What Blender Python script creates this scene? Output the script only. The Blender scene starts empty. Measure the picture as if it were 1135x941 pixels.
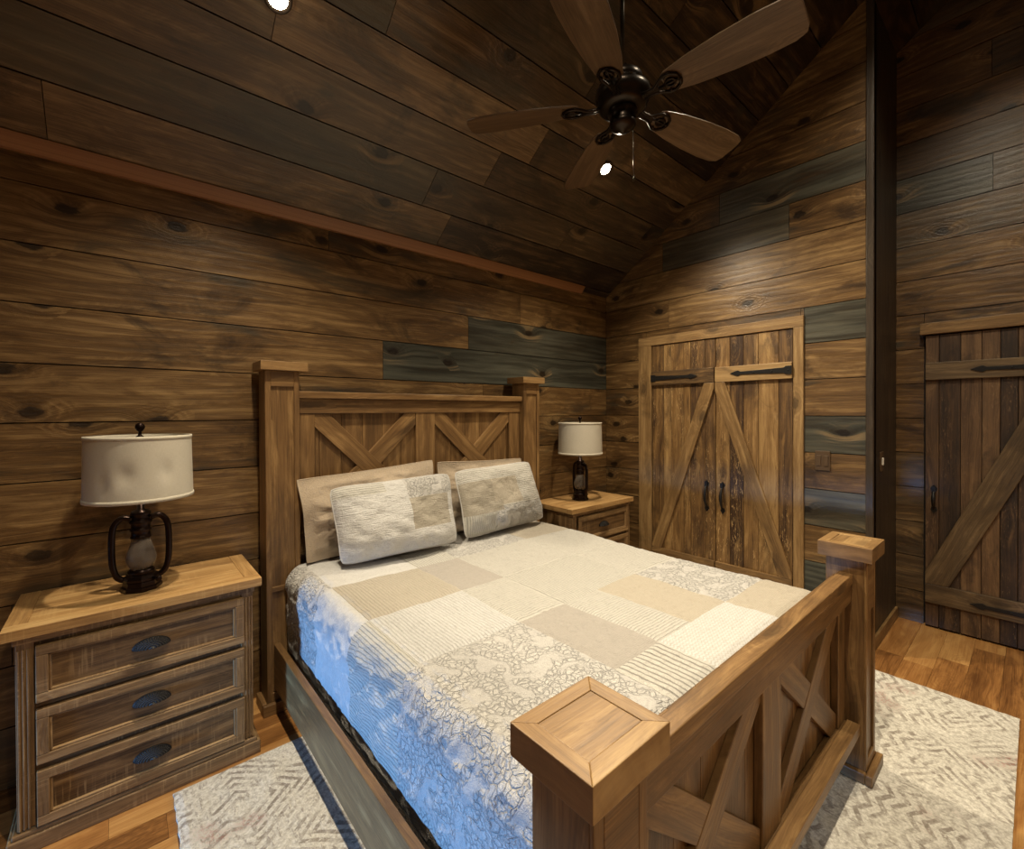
import bpy, bmesh, math, random
from mathutils import Vector, Matrix, noise as mnoise
random.seed(11)
SC = bpy.context.scene
COL = SC.collection
PI = math.pi

# ------------------------------------------------------------------ camera
F = Vector((0.65329, 0.75707, -0.00735)).normalized()
R = Vector((0.75706, -0.65333, -0.00449)).normalized()
U = R.cross(F).normalized()
R = F.cross(U).normalized()
cd = bpy.data.cameras.new('camera')
cd.sensor_width = 36.0
cd.lens = 503.12 / 1135 * 36
cd.shift_y = -10.57 / 1135
cd.clip_start = 0.02
cam = bpy.data.objects.new('camera', cd)
COL.objects.link(cam)
m = Matrix.Identity(4)
for i in range(3):
    m[i][0] = R[i]; m[i][1] = U[i]; m[i][2] = -F[i]
m[0][3], m[1][3], m[2][3] = 0.0, 0.0, 1.4
cam.matrix_world = m
SC.camera = cam
SC.view_settings.view_transform = 'Standard'
SC.view_settings.look = 'None'
SC.view_settings.gamma = 1.0
SC.view_settings.use_curve_mapping = False
SC.view_settings.exposure = 0.24

# ------------------------------------------------------------------ world
w = bpy.data.worlds.new('world'); SC.world = w
w.use_nodes = True
w.node_tree.nodes['Background'].inputs[0].default_value = (0.35, 0.55, 1.0, 1)
w.node_tree.nodes['Background'].inputs[1].default_value = 0.3

# ------------------------------------------------------------------ light levels
CAN_POWER = 140.0
CAN_COLOR = (1.0, 0.855, 0.63)
MID_SHARE = 1.9
BACK_SHARE = 0.42
WINDOW_POWER = 36.0
WINDOW_COLOR = (0.19, 0.48, 1.0)

# room numbers
W = 2.508          # headboard wall plane (y)
X1 = 3.271         # closet wall plane (x)
X2 = 3.97          # alcove wall plane (x)
YC = 0.628         # corner where the closet wall stops
XL = -2.0          # left wall
YF = -2.508        # wall behind the camera
ZB = 2.40          # eaves height
SL = 0.74          # roof slope
PITCH = 0.2275
def zc(y): return ZB + SL * (W - abs(y))

# ================================================================== helpers
class Geo:
    """collects polygons with a grain uv and a tint attribute"""
    def __init__(s):
        s.v = []; s.f = []; s.uv = []; s.t = []; s.mi = []; s.sm = []
    def face(s, pts, uvs, tint, mi=0, smooth=False):
        b = len(s.v); s.v += [tuple(p) for p in pts]
        s.f.append(tuple(range(b, b + len(pts)))); s.uv += list(uvs); s.t.append(tint); s.mi.append(mi); s.sm.append(smooth)
    def box(s, lo, hi, M=None, tint=None, axis=None, mi=0, seed=None):
        lo = Vector(lo); hi = Vector(hi); d = hi - lo
        if axis is None: axis = max(range(3), key=lambda i: d[i])
        if seed is None: seed = random.random()
        if tint is None: tint = (random.random(), seed, 0.0)
        t = (tint[0], seed, tint[2], 1.0)
        c = [Vector((hi.x if i & 1 else lo.x, hi.y if i & 2 else lo.y, hi.z if i & 4 else lo.z)) for i in range(8)]
        b = len(s.v)
        s.v += [tuple(M @ p if M else p) for p in c]
        off = seed * 37.0
        for q, n in (((0, 4, 6, 2), 0), ((1, 3, 7, 5), 0), ((0, 1, 5, 4), 1), ((2, 6, 7, 3), 1), ((0, 2, 3, 1), 2), ((4, 5, 7, 6), 2)):
            s.f.append(tuple(b + k for k in q)); s.mi.append(mi); s.sm.append(False); s.t.append(t)
            rest = [a for a in range(3) if a != n]
            if axis in rest: ua = axis; va = [a for a in rest if a != axis][0]; k = 1.0
            else: ua, va = rest; k = 1.0
            for kk in q: s.uv.append((c[kk][ua] + off, c[kk][va] + n * 0.37))
    def prism(s, poly, place, depth, tint, seed, uvf=None, mi=0):
        """poly: list of 2-d points (a,b); place(a,b,d) -> 3-d; extruded 0..depth"""
        t = (tint[0], seed, tint[2], 1.0); off = seed * 37.0
        uvf = uvf or (lambda a, b: (a + off, b))
        top = [place(a, b, depth) for a, b in poly]; bot = [place(a, b, 0) for a, b in poly]
        b0 = len(s.v); n = len(poly)
        s.v += [tuple(p) for p in top] + [tuple(p) for p in bot]
        s.f.append(tuple(range(b0, b0 + n))); s.uv += [uvf(a, b) for a, b in poly]
        s.f.append(tuple(range(b0 + 2 * n - 1, b0 + n - 1, -1))); s.uv += [uvf(a, b) for a, b in reversed(poly)]
        for i in range(n):
            j = (i + 1) % n
            s.f.append((b0 + i, b0 + n + i, b0 + n + j, b0 + j))
            a, b = poly[i]; c, d = poly[j]
            s.uv += [uvf(a, b), uvf(a + .01, b + .01), uvf(c + .01, d + .01), uvf(c, d)]
        for _ in range(n + 2): s.t.append(t); s.mi.append(mi); s.sm.append(False)
    def lathe(s, prof, seg=32, M=None, mi=0, tint=(0.5, 0.5, 0, 1), sx=1.0, sy=1.0, smooth=True):
        b = len(s.v); n = len(prof)
        for k in range(seg):
            a = 2 * PI * k / seg
            for r, z in prof:
                p = Vector((r * math.cos(a) * sx, r * math.sin(a) * sy, z))
                s.v.append(tuple(M @ p if M else p))
        for k in range(seg):
            k2 = (k + 1) % seg
            for i in range(n - 1):
                s.f.append((b + k * n + i, b + k2 * n + i, b + k2 * n + i + 1, b + k * n + i + 1))
                for kk, ii in ((k, i), (k + 1, i), (k + 1, i + 1), (k, i + 1)):
                    s.uv.append((kk / seg * 2 * PI * max(prof[0][0], .03), prof[ii][1]))
                s.t.append(tint); s.mi.append(mi); s.sm.append(smooth)
    def tube(s, pts, r, seg=8, mi=0, tint=(0.5, 0.5, 0, 1), closed=False, flat=1.0):
        pts = [Vector(p) for p in pts]; n = len(pts)
        rr = r if isinstance(r, (list, tuple)) else [r] * n
        b = len(s.v); up = Vector((0, 0, 1)); prev = None
        for i, p in enumerate(pts):
            a = pts[(i - 1) % n] if (i > 0 or closed) else p
            c = pts[(i + 1) % n] if (i < n - 1 or closed) else p
            d = (c - a).normalized()
            if prev is None:
                x = d.orthogonal().normalized()
            else:
                x = (prev - d * prev.dot(d)).normalized()
            prev = x; y = d.cross(x)
            for k in range(seg):
                t = 2 * PI * k / seg
                s.v.append(tuple(p + (x * math.cos(t) + y * math.sin(t) * flat) * rr[i]))
        rings = n if closed else n - 1
        for i in range(rings):
            j = (i + 1) % n
            for k in range(seg):
                k2 = (k + 1) % seg
                s.f.append((b + i * seg + k, b + i * seg + k2, b + j * seg + k2, b + j * seg + k))
                s.uv += [(i * .01, k * .01)] * 4; s.t.append(tint); s.mi.append(mi); s.sm.append(True)
        if not closed:
            for i0, rev in ((0, True), (n - 1, False)):
                q = [b + i0 * seg + k for k in range(seg)]
                if rev: q.reverse()
                s.f.append(tuple(q)); s.uv += [(0, 0)] * seg; s.t.append(tint); s.mi.append(mi); s.sm.append(False)
    def build(s, name, mats, parent=None, bevel=0.0, seg=2, origin=None):
        me = bpy.data.meshes.new(name)
        vs = s.v
        if origin is not None:
            o = Vector(origin); vs = [tuple(Vector(p) - o) for p in s.v]
        me.from_pydata(vs, [], s.f)
        uvl = me.uv_layers.new(name='grain')
        flat = [c for uv in s.uv for c in uv]
        uvl.data.foreach_set('uv', flat)
        ca = me.color_attributes.new('tint', 'FLOAT_COLOR', 'CORNER')
        cols = []
        for f, t in zip(s.f, s.t): cols += list(t) * len(f)
        ca.data.foreach_set('color', cols)
        me.polygons.foreach_set('material_index', s.mi)
        me.polygons.foreach_set('use_smooth', s.sm)
        if not isinstance(mats, (list, tuple)): mats = [mats]
        for mm in mats: me.materials.append(mm)
        me.update(); me.validate()
        ob = bpy.data.objects.new(name, me)
        COL.objects.link(ob)
        if parent is not None: ob.parent = parent
        if origin is not None: ob.location = origin
        if bevel > 0:
            bv = ob.modifiers.new('bevel', 'BEVEL'); bv.width = bevel; bv.segments = seg
            bv.limit_method = 'ANGLE'; bv.angle_limit = math.radians(40)
        return ob

def tag(o, label=None, cat=None, group=None, kind=None):
    if label: o['label'] = label
    if cat: o['category'] = cat
    if group: o['group'] = group
    if kind: o['kind'] = kind
    return o
def thing(name, loc, label, cat, group=None, kind=None, rz=0):
    o = bpy.data.objects.new(name, None); COL.objects.link(o)
    o.empty_display_size = 0.1
    o.location = loc; o.rotation_euler = (0, 0, rz)
    return tag(o, label, cat, group, kind)
def kids(o): return [c for c in bpy.data.objects if c.parent is o]
def copy_tree(o, parent=None):
    c = o.copy(); COL.objects.link(c); c.parent = parent
    for ch in kids(o): copy_tree(ch, c)
    return c

# ------------------------------------------------------------------ material nodes
class NT:
    def __init__(s, name):
        s.m = bpy.data.materials.new(name); s.m.use_nodes = True
        s.t = s.m.node_tree; s.t.nodes.clear()
        s.out = s.t.nodes.new('ShaderNodeOutputMaterial')
        s.b = s.t.nodes.new('ShaderNodeBsdfPrincipled')
        s.t.links.new(s.b.outputs[0], s.out.inputs[0])
    def n(s, typ, **kw):
        x = s.t.nodes.new('ShaderNode' + typ)
        for k, v in kw.items(): setattr(x, k, v)
        return x
    def lk(s, a, b):
        s.t.links.new(a, b); return b
    def put(s, sock, v):
        if isinstance(v, bpy.types.NodeSocket): s.t.links.new(v, sock)
        else: sock.default_value = v
    def math(s, op, a, b=0.0, c=None, clamp=False):
        x = s.n('Math', operation=op, use_clamp=clamp)
        s.put(x.inputs[0], a); s.put(x.inputs[1], b)
        if c is not None: s.put(x.inputs[2], c)
        return x.outputs[0]
    def vec(s, x, y, z=0.0):
        c = s.n('CombineXYZ'); s.put(c.inputs[0], x); s.put(c.inputs[1], y); s.put(c.inputs[2], z); return c.outputs[0]
    def noise(s, v, scale=1.0, detail=4, rough=.55, dist=0.0, out='Fac'):
        x = s.n('TexNoise'); s.lk(v, x.inputs['Vector']); x.inputs['Scale'].default_value = scale
        x.inputs['Detail'].default_value = detail; x.inputs['Roughness'].default_value = rough; x.inputs['Distortion'].default_value = dist
        return x.outputs[out]
    def voro(s, v, scale=1.0, feature='F1', out='Distance', rnd=1.0):
        x = s.n('TexVoronoi', feature=feature, voronoi_dimensions='2D'); s.lk(v, x.inputs['Vector']); x.inputs['Scale'].default_value = scale
        x.inputs['Randomness'].default_value = rnd
        return x.outputs[out]
    def ramp(s, fac, stops, interp='LINEAR'):
        x = s.n('ValToRGB'); s.put(x.inputs[0], fac); cr = x.color_ramp; cr.interpolation = interp
        while len(cr.elements) > 1: cr.elements.remove(cr.elements[-1])
        cr.elements[0].position = stops[0][0]; cr.elements[0].color = (*stops[0][1], 1)
        for p, c in stops[1:]:
            e = cr.elements.new(p); e.color = (*c, 1)
        return x.outputs[0]
    def smooth(s, v, a, b, lo=0.0, hi=1.0):
        x = s.n('MapRange', interpolation_type='SMOOTHSTEP'); s.put(x.inputs['Value'], v)
        x.inputs['From Min'].default_value = a; x.inputs['From Max'].default_value = b
        x.inputs['To Min'].default_value = lo; x.inputs['To Max'].default_value = hi
        return x.outputs[0]
    def mix(s, fac, a, b, mode='MIX'):
        x = s.n('MixRGB', blend_type=mode); s.put(x.inputs[0], fac)
        for i, c in ((1, a), (2, b)):
            s.put(x.inputs[i], c if isinstance(c, bpy.types.NodeSocket) else (*c[:3], 1))
        return x.outputs[0]
    def bump(s, h, strength=.3, dist=.01, normal=None):
        x = s.n('Bump'); x.inputs['Strength'].default_value = strength; x.inputs['Distance'].default_value = dist
        s.put(x.inputs['Height'], h)
        if normal is not None: s.put(x.inputs['Normal'], normal)
        return x.outputs[0]
    def uv(s):
        x = s.n('UVMap', uv_map='grain'); sp = s.n('SeparateXYZ'); s.lk(x.outputs[0], sp.inputs[0])
        return x.outputs[0], sp.outputs[0], sp.outputs[1]
    def tint(s):
        a = s.n('Attribute', attribute_name='tint'); sp = s.n('SeparateColor'); s.lk(a.outputs['Color'], sp.inputs[0])
        return sp.outputs[0], sp.outputs[1], sp.outputs[2]

def simple(name, col, rough=.5, metal=0.0, bumpamt=0.0, var=0.0, scale=60):
    t = NT(name)
    g = t.n('TexCoord').outputs['Object']
    n = t.noise(g, scale, 3)
    dark = tuple(c * (1 - var) for c in col)
    t.put(t.b.inputs['Base Color'], t.mix(n, dark, col))
    t.b.inputs['Roughness'].default_value = rough; t.b.inputs['Metallic'].default_value = metal
    if bumpamt: t.put(t.b.inputs['Normal'], t.bump(n, bumpamt, .002))
    return t.m

def wood(name, dark, mid, light, grey=(0.05, 0.055, 0.04), rough=.42, knots=1.0, knot_u=2.5, knot_v=5.0, ring=26.0,
         fibre=1.0, blotch=.5, saw=0.0, flecks=0.0, bump=.25, tone=.45, burnk=0.0):
    t = NT(name)
    _, u, v = t.uv(); tn, seed, gr = t.tint()
    sd = t.math('MULTIPLY', seed, 61.0)
    low = t.noise(t.vec(t.math('MULTIPLY', u, 1.6), t.math('MULTIPLY', v, 5.0), sd), 1.0, 3, .5)
    # knots: sparse cells in the plank plane; the grain bends round them
    kv = t.vec(t.math('MULTIPLY', u, knot_u), t.math('MULTIPLY', v, knot_v), 0.0)
    kx = t.n('TexVoronoi', feature='F1', voronoi_dimensions='2D'); t.lk(kv, kx.inputs['Vector']); kx.inputs['Scale'].default_value = 1.0
    kd = kx.outputs['Distance']
    kc = t.n('SeparateColor'); t.lk(kx.outputs['Color'], kc.inputs[0])
    kon = t.math('GREATER_THAN', kc.outputs[0], .66)
    krag = t.math('ADD', kd, t.math('MULTIPLY', t.math('SUBTRACT', t.noise(t.vec(t.math('MULTIPLY', u, 38.0), t.math('MULTIPLY', v, 60.0), sd), 1.0, 4, .6), .5), .12))
    kfall = t.math('MULTIPLY', t.smooth(kd, .48, .0), kon)
    vw = t.math('ADD', v, t.math('MULTIPLY', t.math('SUBTRACT', low, .5), .05))
    vw = t.math('ADD', vw, t.math('MULTIPLY', t.math('POWER', kfall, 2.0), .05 * min(knots, 1)))
    # growth rings -> cathedral figure
    rv = t.vec(t.math('MULTIPLY', u, .16), vw, sd)
    rn = t.noise(rv, 4.0, 3, .5, .4)
    ph = t.math('ADD', t.math('MULTIPLY', vw, ring * 2 * PI), t.math('MULTIPLY', rn, 22.0))
    rings = t.math('MULTIPLY_ADD', t.math('SINE', ph), .5, .5)
    krings = t.math('MULTIPLY_ADD', t.math('SINE', t.math('ADD', t.math('MULTIPLY', krag, 85.0), t.math('MULTIPLY', low, 6.0))), .5, .5)
    rings = t.mix(t.math('MULTIPLY', t.smooth(kd, .42, .22), kon), t.vec(rings, rings, rings), t.vec(krings, krings, krings))
    rings = t.math('POWER', rings, 1.6)
    fib = t.noise(t.vec(t.math('MULTIPLY', u, 5.0), t.math('MULTIPLY', vw, 240.0), sd), 1.0, 5, .62)
    fib2 = t.noise(t.vec(t.math('MULTIPLY', u, 1.4), t.math('MULTIPLY', vw, 26.0), sd), 1.0, 4, .6)
    mott = t.noise(t.vec(t.math('MULTIPLY', u, 2.6), t.math('MULTIPLY', vw, 13.0), t.math('ADD', sd, 5.0)), 1.0, 8, .70, .9)
    ringm = t.smooth(mott, .40, .62)
    g = t.math('ADD', t.math('MULTIPLY', t.math('MULTIPLY', rings, ringm), .16), t.math('MULTIPLY', fib, .62 * fibre))
    g = t.math('ADD', g, t.math('MULTIPLY', fib2, .30))
    g = t.math('ADD', g, t.math('MULTIPLY', t.math('SUBTRACT', mott, .5), .60))
    g = t.math('ADD', g, t.math('MULTIPLY', t.math('SUBTRACT', tn, .5), tone))
    g = t.math('ADD', g, -.01)
    col = t.ramp(g, [(.18, dark), (.50, mid), (.86, light)])
    # blotchy stain
    bl = t.noise(t.vec(t.math('MULTIPLY', u, 2.0), t.math('MULTIPLY', v, 4.5), t.math('ADD', sd, 9.0)), 1.0, 7, .66, .7)
    blf = t.math('MULTIPLY', t.smooth(bl, .52, .66), blotch)
    col = t.mix(blf, col, t.mix(.85, col, dark))
    burn = t.noise(t.vec(t.math('MULTIPLY', u, 1.1), t.math('MULTIPLY', v, 3.6), t.math('ADD', sd, 21.0)), 1.0, 6, .6, .9)
    burn = t.math('ADD', burn, t.math('MULTIPLY', t.math('SUBTRACT', fib2, .5), .12))
    col = t.mix(t.math('MULTIPLY', t.smooth(burn, .54, .68), burnk), col, t.mix(.78, col, tuple(a * .5 + b * .45 for a, b in zip(dark, grey))))
    # grey-green stained boards
    gcol = t.mix(t.smooth(fib2, .35, .7), tuple(c * .45 for c in grey), tuple(c * 1.5 for c in grey))
    pale = t.smooth(bl, .60, .68)
    gf = t.math('MULTIPLY', gr, t.math('SUBTRACT', 1.0, t.math('MULTIPLY', pale, .55)))
    col = t.mix(gf, col, gcol)
    if knots > 0:
        kin = t.math('MULTIPLY', t.smooth(krag, .105, .07), kon)
        khal = t.math('MULTIPLY', t.smooth(t.math('ADD', krag, t.math('MULTIPLY', mott, .2)), .34, .17), kon)
        pv_ = t.math('MULTIPLY', t.math('MULTIPLY', t.smooth(fib2, .50, .62), t.smooth(kd, .45, .15)), kon)
        col = t.mix(t.math('MULTIPLY', pv_, .45), col, light)
        col = t.mix(t.math('MULTIPLY', khal, .55), col, t.mix(.7, col, dark))
        col = t.mix(t.math('MULTIPLY', kin, .85 * min(knots, 1)), col, tuple(c * .35 for c in dark))
    if saw > 0:
        sw = t.noise(t.vec(t.math('MULTIPLY', u, 130.0), t.math('MULTIPLY', v, 6.0), sd), 1.0, 2, .5)
        swm = t.noise(t.vec(t.math('MULTIPLY', u, 7.0), t.math('MULTIPLY', v, 9.0), sd), 1.0, 2, .5)
        sf = t.math('MULTIPLY', t.math('MULTIPLY', t.smooth(sw, .52, .66), t.smooth(swm, .45, .62)), saw)
        col = t.mix(sf, col, t.mix(.6, col, light))
    if flecks > 0:
        fl = t.noise(t.vec(t.math('MULTIPLY', u, 26.0), t.math('MULTIPLY', v, 130.0), sd), 1.0, 6, .7, .8)
        fm = t.noise(t.vec(t.math('MULTIPLY', u, 1.5), t.math('MULTIPLY', v, 9.0), t.math('ADD', sd, 3.0)), 1.0, 3, .6)
        ff = t.math('MULTIPLY', t.math('MULTIPLY', t.smooth(fl, .56, .63), t.smooth(fm, .45, .60)), flecks)
        col = t.mix(ff, col, tuple(min(1, c * 1.25 + .03) for c in light))
    t.put(t.b.inputs['Base Color'], col)
    rr = t.math('ADD', rough - .08, t.math('MULTIPLY', fib2, .18))
    t.put(t.b.inputs['Roughness'], rr)
    h = t.math('ADD', t.math('MULTIPLY', fib, .6), t.math('MULTIPLY', rings, .25))
    h = t.math('ADD', h, t.math('MULTIPLY', mott, .9))
    t.put(t.b.inputs['Normal'], t.bump(h, bump, .005))
    return t.m

WALL = wood('stained_wall_boards', (.022, .011, .005), (.140, .076, .027), (.36, .225, .092), grey=(.058, .060, .046), burnk=.95, blotch=.85, knots=1.0, rough=.36, tone=.50, bump=.35, knot_v=4.4)
CEIL = wood('stained_ceiling_boards', (.018, .010, .006), (.105, .063, .029), (.29, .19, .092), grey=(.060, .060, .040), burnk=1.0, blotch=.8, knots=1.0, rough=.36, tone=.5, bump=.35, knot_v=4.4)
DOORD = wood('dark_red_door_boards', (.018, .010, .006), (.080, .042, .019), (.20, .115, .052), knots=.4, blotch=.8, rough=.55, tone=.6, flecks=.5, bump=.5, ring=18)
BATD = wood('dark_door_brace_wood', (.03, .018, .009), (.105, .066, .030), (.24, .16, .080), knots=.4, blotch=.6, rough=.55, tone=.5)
CAPW = wood('pale_cap_wood', (.085, .043, .016), (.265, .152, .058), (.46, .30, .128), knots=.2, blotch=.3, rough=.42, tone=.22, ring=20, bump=.12)
TRIM = wood('red_brown_trim_wood', (.09, .036, .014), (.24, .105, .040), (.40, .20, .082), knots=0, blotch=.2, rough=.45)
DOORW = wood('weathered_door_boards', (.040, .018, .007), (.225, .122, .040), (.46, .29, .115), knots=.5, blotch=.8, rough=.5, tone=.6, flecks=.75, bump=.5, ring=18)
BATTEN = wood('door_brace_wood', (.05, .026, .010), (.215, .122, .044), (.42, .27, .115), knots=.5, blotch=.5, rough=.5, tone=.6, flecks=.15)
BEDW = wood('honey_bed_wood', (.055, .027, .010), (.200, .108, .039), (.40, .245, .098), knots=.45, knot_u=1.6, knot_v=6, blotch=.45, rough=.42, tone=.22, ring=20, fibre=1.0, bump=.14)
NSW = wood('worn_nightstand_wood', (.055, .028, .012), (.225, .130, .054), (.46, .305, .145), knots=.3, blotch=.55, rough=.48, tone=.35, saw=.65, bump=.2)
NST = wood('pale_nightstand_top_wood', (.16, .078, .028), (.43, .25, .095), (.62, .42, .19), knots=.2, blotch=.25, rough=.42, tone=.18, saw=.4, bump=.15)
FLOORW = wood('orange_floor_boards', (.12, .048, .014), (.34, .155, .046), (.54, .30, .105), knots=0, blotch=.3, rough=.30, tone=.5, bump=.06, ring=14)
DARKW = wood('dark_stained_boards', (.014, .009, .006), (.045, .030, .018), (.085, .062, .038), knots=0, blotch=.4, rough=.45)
BLADE = wood('fan_blade_wood', (.05, .030, .016), (.13, .082, .046), (.22, .15, .088), knots=0, blotch=.2, rough=.33, ring=30, bump=.05)
BRONZE = simple('dark_bronze', (.035, .026, .020), .32, .85, .1, .4, 30)
IRON = simple('black_iron', (.014, .012, .011), .5, .3, .25, .4, 90)
LAMPM = simple('brown_black_lamp_metal', (.028, .015, .011), .30, .8, .05, .4, 30)
BRASSG = simple('antique_pewter', (.09, .08, .06), .28, .9, .05, .3, 40)
PLATE = simple('brown_switch_plastic', (.10, .060, .030), .4, 0, 0, .2, 30)
WHITEP = simple('ivory_plastic', (.70, .66, .58), .4, 0, 0, .05, 30)
BACK = simple('dark_gap', (.006, .004, .003), .8, 0, 0, .2, 10)
CANTRIM = simple('bronze_can_trim', (.05, .035, .025), .4, .4, 0, .2, 30)

def emis(name, col, s):
    t = NT(name); t.b.inputs['Base Color'].default_value = (*col, 1)
    t.b.inputs['Emission Color'].default_value = (*col, 1); t.b.inputs['Emission Strength'].default_value = s
    return t.m
LENS = emis('lit_lens', (1.0, .86, .62), 45.0)

# ================================================================== structure
def clip_halfplane(poly, a, b, c):
    """keep a*x+b*y <= c"""
    out = []
    for i in range(len(poly)):
        p, q = poly[i], poly[(i + 1) % len(poly)]
        fp = a * p[0] + b * p[1] - c; fq = a * q[0] + b * q[1] - c
        if fp <= 0: out.append(p)
        if (fp < 0 < fq) or (fq < 0 < fp):
            t = fp / (fp - fq); out.append((p[0] + (q[0] - p[0]) * t, p[1] + (q[1] - p[1]) * t))
    return out
GAP = .0024
def plank_field(g, a0, a1, rows, place, tones, clips=(), openings=(), depth=.018, minlen=1.0, maxlen=2.6, fixed=None):
    """rows: list of (b0,b1); tones(row,a_mid)->(tone,grey); fixed: {row:[(a,b)]} joint positions"""
    for k, (b0, b1) in enumerate(rows):
        if fixed and k in fixed: js = [a0] + [a for a in fixed[k] if a0 < a < a1] + [a1]
        else:
            js = [a0]; x = a0 + random.uniform(.3, maxlen)
            while x < a1 - .35: js.append(x); x += random.uniform(minlen, maxlen)
            js.append(a1)
        for p, q in zip(js[:-1], js[1:]):
            seed = random.random(); tone, grey = tones(k, (p + q) / 2)
            pieces = [(p, q, b0, b1)]
            for (oa, ob, oc, od) in openings:
                nxt = []
                for (x0, x1, z0, z1) in pieces:
                    if x1 <= oa or x0 >= ob or z1 <= oc or z0 >= od: nxt.append((x0, x1, z0, z1)); continue
                    if x0 < oa: nxt.append((x0, oa, z0, z1))
                    if x1 > ob: nxt.append((ob, x1, z0, z1))
                    if z1 > od: nxt.append((max(x0, oa), min(x1, ob), od, z1))
                    if z0 < oc: nxt.append((max(x0, oa), min(x1, ob), z0, oc))
                pieces = nxt
            for (x0, x1, z0, z1) in pieces:
                if z1 - z0 < .01 or x1 - x0 < .01: continue
                poly = [(x0 + GAP / 2, z0 + GAP), (x1 - GAP / 2, z0 + GAP), (x1 - GAP / 2, z1 - GAP), (x0 + GAP / 2, z1 - GAP)]
                for c in clips:
                    poly = clip_halfplane(poly, *c)
                    if len(poly) < 3: break
                if len(poly) < 3: continue
                off = seed * 37
                g.prism(poly, place, depth, (tone, 0, grey), seed, lambda a, b, off=off, bb=b0: (a + off, b - bb + off * .31))

rowsz = []
z = 2.247 - PITCH * 10 + .028
rowsz.append((0.0, z))
while z < 4.6:
    rowsz.append((z, z + PITCH)); z += PITCH
def row_at(zz): return min(range(len(rowsz)), key=lambda k: abs((rowsz[k][0] + rowsz[k][1]) / 2 - zz))
rt = random.Random(5)

# --- headboard wall (wall_back): face at y = W, boards along x
rowsb = [(a, min(b, ZB + .02)) for a, b in rowsz if a < ZB]
btone = {row_at(2.33): .55, row_at(2.13): .58, row_at(1.9): .66, row_at(1.67): .62, row_at(1.45): .66, row_at(1.22): .42, row_at(1.0): .55, row_at(.76): .55}
def tb(k, a):
    if k == row_at(1.9) and a > 1.78: return .45, .95
    if k == row_at(1.67) and a > 1.17: return .40, 1.0
    if k == row_at(1.67) and a < .6: return .60, .0
    return btone.get(k, .5) + rt.uniform(-.08, .08), 0.0
g = Geo()
plank_field(g, XL, X1, rowsb, lambda a, b, d: (a, W + .018 - d, b), tb,
            fixed={row_at(1.9): [-.9, 1.779], row_at(1.67): [-1.2, 1.168], row_at(2.33): [-.4, .86], row_at(2.13): [-1.1, 2.25], row_at(1.45): [-.6, 1.9], row_at(1.22): [-1, 1.2], row_at(1.0): [-.45, 2.4]})
g.box((XL, W + .020, 0), (X1, W + .12, ZB + .15), mi=1)
wb = g.build('wall_back', [WALL, BACK]); tag(wb, 'brown stained plank wall behind the headboard', 'wall', kind='structure')

# --- closet wall (wall_right): face at x = X1, y from YC to W
def place_x1(a, b, d): return (X1 + .018 - d, a, b)
greyr = [(.63, .96, 1.87, .9), (.63, .96, 1.2, .9), (.63, .96, .76, .85), (.63, .96, .3, 1.0)]
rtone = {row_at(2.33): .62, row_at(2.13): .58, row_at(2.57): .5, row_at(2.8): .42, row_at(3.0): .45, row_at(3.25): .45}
def tr(k, a):
    zz = (rowsz[k][0] + rowsz[k][1]) / 2
    if a < .97:
        for y0, y1, gz, amt in greyr:
            if abs(gz - zz) < PITCH / 2: return .5, amt
    if k == row_at(2.57) and .9 < a < 1.95: return .5, .75
    if k == row_at(2.8) and a < 1.9: return .45, .8
    if k == row_at(3.9): return .4, .7
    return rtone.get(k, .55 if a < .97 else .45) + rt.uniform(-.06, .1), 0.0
g = Geo()
side_j = {k: [.965] for k in range(0, row_at(2.0) + 1)}
for k in range(0, row_at(2.0) + 1): side_j[k] = [.965, 2.17]
side_j[row_at(2.13)] = [1.9]
side_j[row_at(2.33)] = []
side_j[row_at(2.57)] = [1.05, 1.95]
side_j[row_at(2.8)] = [1.5]
CL = (.985, 2.10, 0.0, 1.955)
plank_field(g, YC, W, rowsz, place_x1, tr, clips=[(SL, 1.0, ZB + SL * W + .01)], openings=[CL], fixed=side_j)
bk = [(YC, 0), (.985, 0), (.985, 1.955), (2.10, 1.955), (2.10, 0), (W + .1, 0), (W + .1, ZB), (YC, zc(YC))]
g.prism([(YC, 0), (.985, 0), (.985, zc(.985)), (YC, zc(YC))], lambda a, b, d: (X1 + .021 + d, a, b), .1, (.5, 0, 0), .5, mi=1)
g.prism([(2.10, 0), (W + .1, 0), (W + .1, ZB), (2.10, zc(2.10))], lambda a, b, d: (X1 + .021 + d, a, b), .1, (.5, 0, 0), .5, mi=1)
g.prism([(.985, 1.955), (2.10, 1.955), (2.10, zc(2.1)), (.985, zc(.985))], lambda a, b, d: (X1 + .021 + d, a, b), .1, (.5, 0, 0), .5, mi=1)
wr = g.build('wall_right', [WALL, BACK]); tag(wr, 'brown and grey plank gable wall around the closet doors', 'wall', kind='structure')
# closet darkness behind the doors
g = Geo()
g.box((X1 + .09, .985, 0), (X1 + .12, 2.10, 1.955))
tag(g.build('wall_closet_inside', BACK), 'dark inside of the closet behind the double doors', 'wall', kind='structure')

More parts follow.
